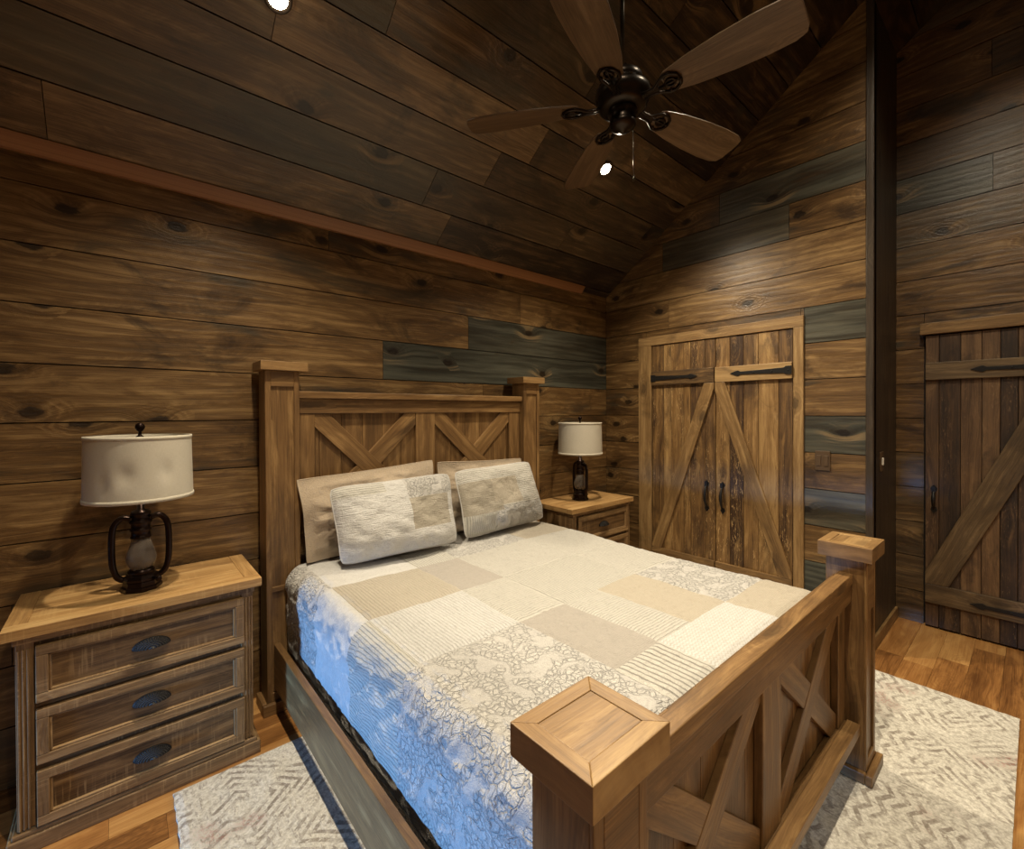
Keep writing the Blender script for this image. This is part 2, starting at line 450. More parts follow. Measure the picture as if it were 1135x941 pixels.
# --- return face (y = YC) and its corner strip
g = Geo()
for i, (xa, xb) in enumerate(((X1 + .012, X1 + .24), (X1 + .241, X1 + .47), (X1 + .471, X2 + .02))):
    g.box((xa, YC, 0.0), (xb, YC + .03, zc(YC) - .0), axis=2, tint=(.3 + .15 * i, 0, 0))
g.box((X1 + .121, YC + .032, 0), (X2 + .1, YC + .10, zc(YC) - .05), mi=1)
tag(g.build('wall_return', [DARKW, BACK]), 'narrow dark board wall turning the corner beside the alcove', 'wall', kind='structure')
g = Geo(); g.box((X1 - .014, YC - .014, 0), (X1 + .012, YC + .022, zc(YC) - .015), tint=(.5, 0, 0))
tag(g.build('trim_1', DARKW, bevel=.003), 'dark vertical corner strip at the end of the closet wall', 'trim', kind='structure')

# --- alcove wall (x = X2)
D2 = (-.17, .485, 0.0, 1.89)
at = {row_at(2.8): .55, row_at(3.25): .65, row_at(2.33): .5, row_at(2.13): .5}
def ta(k, a):
    if k == row_at(2.8): return .4, (.9 if a > .0 else .3)
    if k == row_at(2.57): return .45, .35
    if k == row_at(3.9): return .5, .5
    return at.get(k, .45) + rt.uniform(-.1, .1), (.25 if rt.random() < .4 else 0)
g = Geo()
plank_field(g, YF, YC, [(a - .02, b - .02) for a, b in rowsz], lambda a, b, d: (X2 + .018 - d, a, b), ta,
            clips=[(SL, 1.0, ZB + SL * W + .01), (-SL, 1.0, ZB + SL * W + .01)], openings=[D2], fixed={row_at(2.8): [-1.3, .18], row_at(2.57): [-.9]})
g.prism([(YF, 0), (-.17, 0), (-.17, zc(-.17)), (YF, ZB)], lambda a, b, d: (X2 + .021 + d, a, b), .1, (.5, 0, 0), .5, mi=1)
g.prism([(.485, 0), (YC + .1, 0), (YC + .1, zc(YC + .1)), (.485, zc(.485))], lambda a, b, d: (X2 + .021 + d, a, b), .1, (.5, 0, 0), .5, mi=1)
g.prism([(-.17, 1.89), (.485, 1.89), (.485, zc(.485)), (0, zc(0)), (-.17, zc(-.17))], lambda a, b, d: (X2 + .021 + d, a, b), .1, (.5, 0, 0), .5, mi=1)
tag(g.build('wall_alcove', [WALL, BACK]), 'dim plank wall of the alcove around the single door', 'wall', kind='structure')

# --- left wall with an unseen low window shaped to aim blue daylight, wall behind the camera
WIN = (0.60, 2.00, .04, .54)
g = Geo()
plank_field(g, YF, W, rowsz, lambda a, b, d: (XL - .018 + d, a, b), lambda k, a: (.5 + rt.uniform(-.15, .15), 0.0),
            clips=[(SL, 1.0, ZB + SL * W + .01), (-SL, 1.0, ZB + SL * W + .01)], openings=[WIN])
tag(g.build('wall_left', [WALL, BACK]), 'plank wall with the window on the left side', 'wall', kind='structure')
g = Geo()
a, b, c, d = WIN
for lo, hi in (((a - .08, c - .08), (a, d + .08)), ((b, c - .08), (b + .08, d + .08)), ((a, d), (b, d + .08)), ((a, c - .08), (b, c))):
    g.box((XL - .06, lo[0], lo[1]), (XL + .02, hi[0], hi[1]), tint=(.5, 0, 0))
g.box((XL - .04, (a + b) / 2 - .02, c), (XL - .01, (a + b) / 2 + .02, d), tint=(.5, 0, 0))
tag(g.build('window_1', BATTEN, bevel=.003), 'wood framed window in the left wall, out of view, kept low to aim the daylight', 'window', kind='structure')
g = Geo()
plank_field(g, XL, X2, [(a, min(b, ZB + .02)) for a, b in rowsz if a < ZB], lambda a, b, d: (a, YF - .018 + d, b), lambda k, a: (.5 + rt.uniform(-.15, .15), 0.0))
tag(g.build('wall_front', [WALL, BACK]), 'plank wall opposite the headboard', 'wall', kind='structure')

# --- ceiling: two slopes, boards along x
n = math.hypot(1, SL)
def place_slope(sgn):
    # b = distance measured as y offset from the eaves
    return lambda a, b, d: (a, sgn * (W - b) + sgn * (-SL / n) * (d - .018), ZB + SL * b - (d - .018) / n)
yb = [0.048, .228, .408, .578, .748, .918, 1.098]
while yb[-1] < W - .18: yb.append(yb[-1] + .18)
rowsc = [(0, .048)] + list(zip(yb[:-1], yb[1:])) + [(yb[-1], W)]
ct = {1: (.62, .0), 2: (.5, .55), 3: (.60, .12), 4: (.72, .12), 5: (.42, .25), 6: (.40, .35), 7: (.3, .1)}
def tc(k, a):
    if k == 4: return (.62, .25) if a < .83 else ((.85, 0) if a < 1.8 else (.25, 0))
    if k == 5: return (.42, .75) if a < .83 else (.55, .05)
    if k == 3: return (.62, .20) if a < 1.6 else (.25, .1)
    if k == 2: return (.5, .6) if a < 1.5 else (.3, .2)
    if a > 1.9: return .0, 0  # right-hand boards toned darkest, the unlit ceiling's shade put into the colour
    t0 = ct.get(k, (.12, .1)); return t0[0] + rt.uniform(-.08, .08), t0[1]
g = Geo()
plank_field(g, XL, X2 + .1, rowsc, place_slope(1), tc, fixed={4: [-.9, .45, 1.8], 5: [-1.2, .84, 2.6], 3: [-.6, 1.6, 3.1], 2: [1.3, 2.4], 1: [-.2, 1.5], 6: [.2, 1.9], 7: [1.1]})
plank_field(g, XL, X2 + .1, rowsc, place_slope(-1), lambda k, a: (.12 + rt.uniform(-.12, .12), 0.0))  # other slope toned dark too, its shade put into the colour
for sgn in (1, -1):
    e = .024
    pts = [(XL - .1, sgn * (W + .1), ZB - SL * .1 + e), (X2 + .2, sgn * (W + .1), ZB - SL * .1 + e), (X2 + .2, 0, zc(0) + e), (XL - .1, 0, zc(0) + e)]
    up = [(x, y, zz + .08) for x, y, zz in pts]
    g.face(pts, [(0, 0)] * 4, (.5, .5, 0, 1), 1); g.face(up[::-1], [(0, 0)] * 4, (.5, .5, 0, 1), 1)
tag(g.build('ceiling', [CEIL, BACK]), 'steep vaulted ceiling of dark stained planks', 'ceiling', kind='structure')
# reddish batten under the slope
g = Geo()
poly = [(W, ZB - .012), (W - .035, ZB - .012), (W - .035, ZB + .028), (W - .022, ZB + .040 - .010), (W, ZB + .01)]
poly = [(W, ZB - .014), (W - .040, ZB - .014), (W - .040, ZB + .022), (W, ZB - .004)]
g.prism([(W - .001, ZB - .018), (W - .020, ZB - .018), (W - .058, ZB + .036), (W - .001, ZB - .004)], lambda a, b, d: (XL + .01 + d, a, b), 2.925 - XL - .01, (.6, 0, 0), .3, lambda a, b: (b, a))
tag(g.build('trim_2', TRIM, bevel=.003), 'reddish batten along the top of the headboard wall', 'trim', kind='structure')

# --- floor boards along x
g = Geo()
y = YF
while y < W:
    x = XL - random.uniform(0, .8)
    while x < X2 + .1:
        L = random.uniform(.5, 1.25)
        x0 = max(x, XL - .02); x1 = min(x + L, X2 + .1)
        if x1 - x0 > .02:
            g.box((x0 + .0004, y + .0005, -.012), (x1 - .0004, y + .1245, 0.0), axis=0, tint=(random.random(), 0, 0))
        x += L
    y += .125
g.box((XL - .1, YF - .1, -.1), (X2 + .2, W + .2, -.014), mi=1)
tag(g.build('floor', [FLOORW, BACK]), 'orange brown wooden floor boards', 'floor', kind='structure')
g = Geo(); g.box((X1 + .013, YC - .016, 0), (X2 - .017, YC - .0005, .075), tint=(.55, 0, 0))
tag(g.build('baseboard_return', BATTEN, bevel=.003), 'brown baseboard under the narrow return wall', 'baseboard', kind='structure')

# ================================================================== doors
def strap(parent, M, length):
    """spear-ended iron strap: plate at a=0 running to the tip at a=length"""
    g = Geo()
    h = .016
    prof = [(0, -h * 1.7), (.035, -h * 1.7), (.045, -h * 1.15), (length * .55, -h * .75), (length - .07, -h * .62), (length - .055, -h * 1.2), (length - .035, -h * .9), (length, 0)]
    poly = prof + [(a, -b) for a, b in reversed(prof[:-1])]
    g.prism(poly, lambda a, b, d: M @ Vector((a, b, d)), .006, (.5, 0, 0), .5)
    for a in (.02, length * .3, length * .6):
        g.lathe([(0, .010), (.004, .0095), (.006, .006)], 10, M @ Matrix.Translation((a, 0, 0)))
    return g.build('strap_hinge', IRON, parent, bevel=.001)
def thumb_handle(parent, M, L=.21):
    g = Geo()
    for zz, s_ in ((L / 2, 1), (-L / 2, -1)):
        poly = [(-.010, zz - .020 * s_), (.010, zz - .020 * s_), (.017, zz - .002 * s_), (.008, zz + .010 * s_), (0, zz + .022 * s_), (-.008, zz + .010 * s_), (-.017, zz - .002 * s_)]
        if s_ < 0: poly = poly[::-1]
        g.prism(poly, lambda a, b, d: M @ Vector((a, b, d)), .005, (.5, 0, 0), .5)
    pts = []
    for i in range(13):
        t = i / 12; zz = L / 2 - .01 - t * (L - .02)
        pts.append(M @ Vector((0, zz, .004 + .034 * math.sin(PI * t) ** .7)))
    rr = [.006 + .005 * math.sin(PI * i / 12) ** 2 for i in range(13)]
    g.tube(pts, rr, 8)
    g.box((-.010, L / 2 - .025, .018), (.010, L / 2 + .012, .023), M)
    return g.build('handle', IRON, parent)

def barn_door(name, label, cat, xf, y0, y1, z1, nb, hinge_at, diag, handle_y, battens, strap_tip, thick=.030, seed=3, wd_=None, bt_=None):
    """door slab facing -x with its front face at xf"""
    rd = random.Random(seed)
    t = thing(name, (xf, (y0 + y1) / 2, 0.0), label, cat, kind='structure')
    inv = Matrix.Translation((-xf, -(y0 + y1) / 2, 0))
    g = Geo()
    ys = [y0]; 
    for i in range(nb - 1): ys.append(y0 + (y1 - y0) * (i + 1 + rd.uniform(-.22, .22)) / nb)
    ys.append(y1)
    for a, b in zip(ys[:-1], ys[1:]):
        g.box((xf, a + .001, .012), (xf + thick, b - .001, z1), inv, (rd.uniform(.1, .85), 0, 0), 2, seed=rd.random())
    g.box((xf + thick * .7, y0 + .002, .014), (xf + thick + .012, y1 - .002, z1 - .002), inv, (.1, 0, 0), 2, mi=1)
    g.build('boards', [wd_ or DOORW, BACK], t, bevel=.0025)
    for (za, zb, tt) in battens:
        g = Geo(); g.box((xf - .020, y0 + .002, za), (xf, y1 - .002, zb), inv, (tt, 0, 0), 1, seed=rd.random())
        g.build('batten', bt_ or BATTEN, t, bevel=.003)
    (ya, za), (yb_, zb_), wd = diag   # centre line of the brace
    d = Vector((0, yb_ - ya, zb_ - za)); L = d.length; ang = math.atan2(d.z, d.y)
    lo_z, hi_z = battens[-1][1] if len(battens) > 1 else .02, battens[0][0]
    # brace polygon clipped to the space between the battens and the slab's sides
    nrm = (-d.z / L, d.y / L); h = wd / 2; e = .25
    ex = (d.y / L * e, d.z / L * e)
    poly = [(ya - ex[0] + nrm[0] * h, za - ex[1] + nrm[1] * h), (ya - ex[0] - nrm[0] * h, za - ex[1] - nrm[1] * h),
            (yb_ + ex[0] - nrm[0] * h, zb_ + ex[1] - nrm[1] * h), (yb_ + ex[0] + nrm[0] * h, zb_ + ex[1] + nrm[1] * h)]
    for c in ((0, 1, hi_z - .001), (0, -1, -lo_z - .001), (1, 0, y1 - .002), (-1, 0, -y0 - .002)): poly = clip_halfplane(poly, *c)
    g = Geo(); ca, sa = math.cos(ang), math.sin(ang)
    g.prism(poly, lambda a, b, dd: inv @ Vector((xf - dd, a, b)), .019, (.55, 0, 0), rd.random(), lambda a, b: (a * ca + b * sa, -a * sa + b * ca))
    g.build('brace', bt_ or BATTEN, t, bevel=.003)
    for zz in strap_tip[1]:
        yh = hinge_at; sg = 1 if strap_tip[0] > yh else -1
        M = inv @ Matrix(((0, 0, -1, xf - .020), (sg, 0, 0, yh), (0, 1, 0, zz), (0, 0, 0, 1)))
        strap(t, M, abs(strap_tip[0] - yh))
    for hy, hz, HL in handle_y:
        M = inv @ Matrix(((0, 0, -1, xf), (1, 0, 0, hy), (0, 1, 0, hz), (0, 0, 0, 1)))
        thumb_handle(t, M, HL)
    return t
barn_door('door_1', 'left leaf of the plank closet doors with one long diagonal brace', 'door', X1 - .002, 1.530, 2.044, 1.925, 6, 2.044,
          ((1.985, .36), (1.565, 1.60), .085), [(1.592, .775, .19)], [(1.605, 1.715, .15), (.20, .31, .4)], (1.655, (1.66,)), seed=8)
barn_door('door_2', 'right leaf of the plank closet doors with a pale batten on top', 'door', X1 - .002, 1.027, 1.527, 1.925, 5, 1.027,
          ((1.075, .345), (1.50, 1.60), .085), [(1.476, .775, .19)], [(1.605, 1.712, .9), (.20, .31, .5)], (1.415, (1.66,)), seed=21)
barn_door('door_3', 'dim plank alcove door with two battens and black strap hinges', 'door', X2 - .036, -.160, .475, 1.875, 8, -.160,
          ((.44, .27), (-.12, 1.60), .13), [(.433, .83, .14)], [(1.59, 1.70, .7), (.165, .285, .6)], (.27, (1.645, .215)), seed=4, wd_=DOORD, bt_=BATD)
def casing(name, label, xf, y0, y1, z1, wl, wr_, wt, mat, dep=.030):
    t = thing(name, (xf, (y0 + y1) / 2, 0), label, 'door frame', kind='structure')
    inv = Matrix.Translation((-xf, -(y0 + y1) / 2, 0))
    for lo, hi, ax in (((y0, 0, wr_), (y0 + wr_, z1 - wt), 2), ((y1 - wl, 0, wl), (y1, z1 - wt), 2), ((y0, z1 - wt, 0), (y1, z1), 1)):
        g = Geo(); g.box((xf - dep + .018, lo[0], lo[1]), (xf + .06, hi[0], hi[1]), inv, (.7, 0, 0), ax)
        g.build('casing_board', mat, t, bevel=.003)
    return t
casing('trim_3', 'light brown board frame around the closet doors', X1, .966, 2.168, 2.000, .118, .058, .072, BATTEN)
g = Geo(); g.box((X2 - .055, -.26, 1.882), (X2 + .0, .50, 1.955), tint=(.45, 0, 0)); g.box((X2 - .03, -.26, 0), (X2, -.172, 1.88), tint=(.3, 0, 0))
tag(g.build('trim_4', BATTEN, bevel=.003), 'brown header board above the alcove door', 'trim', kind='structure')

g = Geo(); g.box((X2 + .02, -.25, 0), (X2 + .06, .56, 1.96))  # unseen panel added to keep world light out of the door gaps
tag(g.build('wall_alcove_light_block', BACK), 'black panel added behind the alcove door to block light leaks', 'wall', kind='structure')
# ================================================================== switches
t = thing('light_switch', (X1, .865, 1.09), 'brown double rocker switch plate on the grey board right of the closet', 'switch')
g = Geo(); g.box((-.007, -.040, -.060), (0, .040, .060)); g.build('plate', PLATE, t, bevel=.002)
for s_ in (-.019, .019):
    g = Geo(); g.box((-.011, s_ - .012, -.032), (-.005, s_ + .012, .032)); g.build('rocker', PLATE, t, bevel=.002)
t = thing('light_switch', (3.53, YC, 1.085), 'dark switch plate with a small ivory toggle on the narrow return wall', 'switch')
g = Geo(); g.box((-.035, -.006, -.06), (.035, 0, .06)); g.build('plate', PLATE, t, bevel=.002)
g = Geo(); g.box((-.008, -.014, -.022), (.008, -.005, .022)); tag(g.build('toggle', WHITEP, t, bevel=.002), 'ivory toggle')

# ================================================================== recessed lights
def can_light(x, ys, label, power):
    sgn = 1 if ys > 0 else -1
    zz = zc(ys)
    t = thing('recessed_light', (x, ys, zz), label, 'ceiling light', group=None)
    nrm = Vector((0, -sgn * SL, -1)).normalized()
    q = nrm.to_track_quat('-Z', 'Y'); t.rotation_euler = q.to_euler()
    g = Geo(); g.lathe([(.034, -.004), (.044, -.006), (.048, -.004), (.050, .001)], 32); g.build('trim_ring', CANTRIM, t)
    g = Geo(); g.lathe([(.0001, -.020), (.014, -.018), (.026, -.011), (.034, -.002)], 32); g.build('lens', LENS, t)
    ld = bpy.data.lights.new('can_beam', 'SPOT'); ld.energy = power; ld.color = CAN_COLOR
    ld.spot_size = math.radians(138); ld.spot_blend = 1.0; ld.shadow_soft_size = .04
    lo = bpy.data.objects.new('can_beam', ld); COL.objects.link(lo); lo.parent = t
    down = t.rotation_euler.to_matrix().inverted() @ Vector((0, 0, -1))
    lo.location = (0, 0, -.045)
    lo.rotation_euler = (down * .55 + Vector((0, 0, -1)) * .45).to_track_quat('-Z', 'Y').to_euler()
    return t
can_light(.447, 1.815, 'small round recessed light glowing at the top left of the sloped ceiling', CAN_POWER)
can_light(2.335, 1.790, 'small recessed light seen just below the fan blades', CAN_POWER)
can_light(.447, .30, 'recessed light high on the near slope above the foot of the bed, on the left', CAN_POWER * MID_SHARE)
can_light(2.335, .30, 'recessed light high on the near slope above the foot of the bed, on the right', CAN_POWER * MID_SHARE * .72)
can_light(.45, -1.80, 'recessed light in the far slope opposite the headboard, on the left', CAN_POWER * BACK_SHARE)
can_light(2.335, -1.80, 'recessed light in the far slope opposite the headboard, on the right', CAN_POWER * BACK_SHARE)
# blue daylight added beyond the unseen left window, aimed low at the bed
ld = bpy.data.lights.new('window_daylight', 'AREA'); ld.shape = 'RECTANGLE'; ld.size = 1.3; ld.size_y = 0.45; ld.spread = math.radians(45)
ld.energy = WINDOW_POWER; ld.color = WINDOW_COLOR
lo = bpy.data.objects.new('window_daylight', ld); COL.objects.link(lo)
lo.location = (-6.0, 1.15, .38)
lo.rotation_euler = (Vector((.6, 1.35, .29)) - lo.location).to_track_quat('-Z', 'Y').to_euler()

# ================================================================== rug
t = NT('distressed_rug')
_, u, v = t.uv()
pv = t.vec(u, v)
warp = t.noise(pv, 5.0, 3)
un = t.math('ADD', u, t.math('MULTIPLY', warp, .03)); vn = t.math('ADD', v, t.math('MULTIPLY', warp, .03))
fu = t.math('ABSOLUTE', t.math('SUBTRACT', t.math('FRACT', t.math('MULTIPLY', un, 1.55)), .5))
fv = t.math('ABSOLUTE', t.math('SUBTRACT', t.math('FRACT', t.math('MULTIPLY', vn, 1.9)), .5))
diam = t.math('ADD', fu, fv)
lines = t.math('MULTIPLY_ADD', t.math('SINE', t.math('MULTIPLY', diam, 85.0)), .5, .5)
zig = t.math('ABSOLUTE', t.math('SUBTRACT', t.math('FRACT', t.math('MULTIPLY', un, 9.0)), .5))
zl = t.math('MULTIPLY_ADD', t.math('SINE', t.math('ADD', t.math('MULTIPLY', vn, 150.0), t.math('MULTIPLY', zig, 9.0))), .5, .5)
sel = t.smooth(t.noise(pv, 1.7, 2), .47, .53)
pat = t.math('ADD', t.math('MULTIPLY', lines, t.math('SUBTRACT', 1.0, sel)), t.math('MULTIPLY', zl, sel))
wear = t.math('MULTIPLY', t.smooth(t.noise(pv, 7.0, 5, .7), .38, .62), t.smooth(t.noise(pv, 55.0, 4, .7), .34, .50))
speck = t.noise(pv, 90.0, 4, .7)
streak = t.noise(t.vec(t.math('MULTIPLY', u, 60.0), t.math('MULTIPLY', v, 18.0)), 1.0, 5, .7)
amt = t.math('MULTIPLY', t.math('MULTIPLY', t.smooth(pat, .40, .75), wear), .78)
amt = t.math('MAXIMUM', amt, t.math('MULTIPLY', t.smooth(streak, .52, .66), .62))
c = t.mix(t.smooth(speck, .3, .7), (.52, .49, .42), (.84, .81, .73))
c = t.mix(amt, c, (.17, .13, .10))
red = t.math('MULTIPLY', t.smooth(t.noise(pv, 3.2, 2), .60, .70), t.smooth(speck, .44, .58))
c = t.mix(t.math('MULTIPLY', red, .55), c, (.33, .10, .07))
t.put(t.b.inputs['Base Color'], c); t.b.inputs['Roughness'].default_value = .95
t.put(t.b.inputs['Normal'], t.bump(t.math('ADD', speck, t.math('MULTIPLY', streak, .6)), .6, .006))
RUG = t.m
g = Geo()
rx0, rx1, ry0, ry1 = .135, 3.05, .05, 2.062
nx, ny = 120, 90
def rp(i, j):
    x = rx0 + (rx1 - rx0) * i / nx; y = ry0 + (ry1 - ry0) * j / ny
    e = .0018
    if i in (0, nx): x += e * math.sin(y * 90) + e * mnoise.noise((y * 30, 1, 2))
    if j in (0, ny): y += .002 * mnoise.noise((x * 30, 3, 2))
    return x, y
def rz(i, j):
    return .012 + .0012 * mnoise.noise((i * .3, j * .3, 0)) if 0 < i < nx and 0 < j < ny else .009
for i in range(nx):
    for j in range(ny):
        q = [(i, j), (i + 1, j), (i + 1, j + 1), (i, j + 1)]
        g.face([(*rp(a, b), rz(a, b)) for a, b in q], [rp(a, b) for a, b in q], (.5, .5, 0, 1), smooth=True)
edge = [(i, 0) for i in range(nx)] + [(nx, j) for j in range(ny)] + [(i, ny) for i in range(nx, 0, -1)] + [(0, j) for j in range(ny, 0, -1)]
for a, b in zip(edge, edge[1:] + edge[:1]):
    pa, pb = rp(*a), rp(*b)
    g.face([(*pa, .0005), (*pb, .0005), (*pb, rz(*b)), (*pa, rz(*a))], [pa, pb, pb, pa], (.5, .5, 0, 1))
rg = g.build('area_rug', RUG)
tag(rg, 'large cream rug with worn grey and rust pattern under the bed', 'rug')

# ================================================================== nightstands
def nightstand(x0, label):
    """x0 = left end of the top; faces -y; origin on the floor at its middle"""
    Wd, TY0, TY1, H = .725, 2.088, 2.498, .722
    cx = x0 + Wd / 2; cy = (TY0 + TY1) / 2
    t = thing('nightstand', (cx, cy, 0), label, 'nightstand', group=None)
    hw = Wd / 2; y0, y1 = TY0 - cy, TY1 - cy
    # top: framed boards
    g = Geo()
    g.box((-hw, y0, H - .034), (hw, y0 + .055, H), tint=(.55, 0, 0), axis=0)
    g.box((-hw, y0 + .055, H - .034), (-hw + .055, y1, H), tint=(.5, 0, 0), axis=1)
    g.box((hw - .055, y0 + .055, H - .034), (hw, y1, H), tint=(.5, 0, 0), axis=1)
    k = 3; ww = (y1 - y0 - .055) / k
    for i in range(k): g.box((-hw + .055, y0 + .055 + i * ww, H - .034), (hw - .055, y0 + .055 + (i + 1) * ww, H - .0005), tint=(random.uniform(.3, .8), 0, 0), axis=0)
    tag(g.build('top', NST, t, bevel=.0025), 'pale wood top')
    # carcass
    g = Geo(); b0, b1 = -hw + .030, hw - .030; fy = y0 + .024
    g.box((b0, fy + .012, .05), (b1, y1 - .005, H - .034), tint=(.45, 0, 0), axis=2)
    g.box((b0, fy, .07), (b0 + .042, fy + .0119, H - .052), tint=(.5, 0, 0), axis=2)
    g.box((b1 - .042, fy, .07), (b1, fy + .0119, H - .052), tint=(.5, 0, 0), axis=2)
    for xx in (b0, b1 - .032):      # fluted corner strips
        for i in range(3): g.box((xx + .004 + i * .0105, fy - .005, .07), (xx + .010 + i * .0105, fy + .0005, H - .075), tint=(.6, 0, 0), axis=2)
    for zz in (.052, .252, .455, .658): g.box((b0 + .042, fy + .006, zz - .009), (b1 - .042, fy + .0118, zz + .012), tint=(.0, 0, 0), axis=0)
    g.box((b0 - .006, fy - .008, H - .056), (b1 + .006, y1 - .005, H - .034), tint=(.5, 0, 0), axis=0)
    g.build('body', NSW, t, bevel=.002)
    g = Geo()
    g.box((b0 - .022, fy - .020, 0), (b1 + .022, y1 - .003, .052), tint=(.45, 0, 0), axis=0)
    g.box((b0 - .012, fy - .012, .052), (b1 + .012, y1 - .003, .066), tint=(.6, 0, 0), axis=0)
    g.build('plinth', NSW, t, bevel=.004)
    dx0, dx1 = b0 + .046, b1 - .034
    for zz0, zz1 in ((.470, .652), (.270, .448), (.072, .248)):
        g = Geo(); fw = .030
        s1 = random.random(); s2 = random.random()
        ya = fy - .018
        g.box((dx0, ya, zz0), (dx1, ya + .022, zz0 + fw), tint=(.62, 0, 0), axis=0)
        g.box((dx0, ya, zz1 - fw), (dx1, ya + .022, zz1), tint=(.62, 0, 0), axis=0)
        g.box((dx0, ya, zz0 + fw), (dx0 + fw, ya + .018, zz1 - fw), tint=(.6, 0, 0), axis=2)
        g.box((dx1 - fw, ya, zz0 + fw), (dx1, ya + .018, zz1 - fw), tint=(.6, 0, 0), axis=2)
        # inner bead, then the sunk panel
        e = fw; f2 = .007
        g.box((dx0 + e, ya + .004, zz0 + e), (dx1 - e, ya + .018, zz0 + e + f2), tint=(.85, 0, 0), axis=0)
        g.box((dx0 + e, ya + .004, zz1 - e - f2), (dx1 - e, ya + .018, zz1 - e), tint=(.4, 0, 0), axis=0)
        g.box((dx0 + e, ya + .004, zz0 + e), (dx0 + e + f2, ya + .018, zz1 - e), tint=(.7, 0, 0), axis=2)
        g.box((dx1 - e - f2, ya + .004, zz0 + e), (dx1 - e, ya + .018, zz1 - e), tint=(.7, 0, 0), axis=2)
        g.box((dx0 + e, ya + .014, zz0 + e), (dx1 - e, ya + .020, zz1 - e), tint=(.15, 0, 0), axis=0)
        dr = g.build('drawer', NSW, t, bevel=.0025)
        # cup pull
        g = Geo(); cxp = .0 + (dx0 + dx1) / 2; czp = (zz0 + zz1) / 2 + .004; a_, b_, dep = .052, .030, .026
        nu, nv = 20, 8
        pt = {}
        for i in range(nu + 1):
            th = PI * i / nu
            for j in range(nv + 1):
                ph = PI / 2 * j / nv
                pt[i, j] = Vector((cxp + a_ * math.cos(th) * math.cos(ph), ya + .013 - dep * math.sin(ph), czp - .012 + b_ * math.sin(th) * math.cos(ph) ** .8))
        for i in range(nu):
            for j in range(nv):
                g.face([pt[i, j], pt[i, j + 1], pt[i + 1, j + 1], pt[i + 1, j]], [(0, 0)] * 4, (.5, .5, 0, 1), smooth=True)
        g.tube([pt[i, 0] + Vector((0, -.001, 0)) for i in range(nu + 1)], .004, 6)
        h = g.build('cup_pull', IRON, dr)
        so = h.modifiers.new('s', 'SOLIDIFY'); so.thickness = .002
    return t
ns = nightstand(-.289, 'large rustic three-drawer nightstand on the left of the bed, nearest')
ns2 = copy_tree(ns)
ns2.location.x = 2.345 + .725 / 2
ns2.location.z = 0.0
tag(ns2, 'rustic drawer nightstand in the far corner, mostly hidden behind the bed', 'nightstand')
ns['group'] = ns2['group'] = 'matching nightstands beside the bed'

# ================================================================== lantern lamps
def shade_mat():
    t = NT('linen_lampshade'); _, u, v = t.uv()
    a = t.noise(t.vec(t.math('MULTIPLY', u, 60.0), t.math('MULTIPLY', v, 900.0)), 1.0, 3)
    b = t.noise(t.vec(t.math('MULTIPLY', u, 900.0), t.math('MULTIPLY', v, 60.0)), 1.0, 3)
    h = t.math('ADD', a, b)
    t.put(t.b.inputs['Base Color'], t.ramp(t.math('MULTIPLY', h, .5), [(.3, (.58, .53, .42)), (.7, (.76, .71, .60))]))
    t.b.inputs['Roughness'].default_value = .9
    t.put(t.b.inputs['Normal'], t.bump(h, .3, .001))
    tr_ = t.n('BsdfTranslucent'); tr_.inputs[0].default_value = (.75, .66, .50, 1)
    mx = t.n('MixShader'); mx.inputs[0].default_value = .22
    t.lk(t.b.outputs[0], mx.inputs[1]); t.lk(tr_.outputs[0], mx.inputs[2]); t.lk(mx.outputs[0], t.out.inputs[0])
    return t.m
SHADE = shade_mat()
t = NT('frosted_lamp_glass'); t.b.inputs['Base Color'].default_value = (.42, .36, .30, 1); t.b.inputs['Roughness'].default_value = .22
t.b.inputs['Transmission Weight'].default_value = .75; t.b.inputs['IOR'].default_value = 1.3
GLASS = t.m
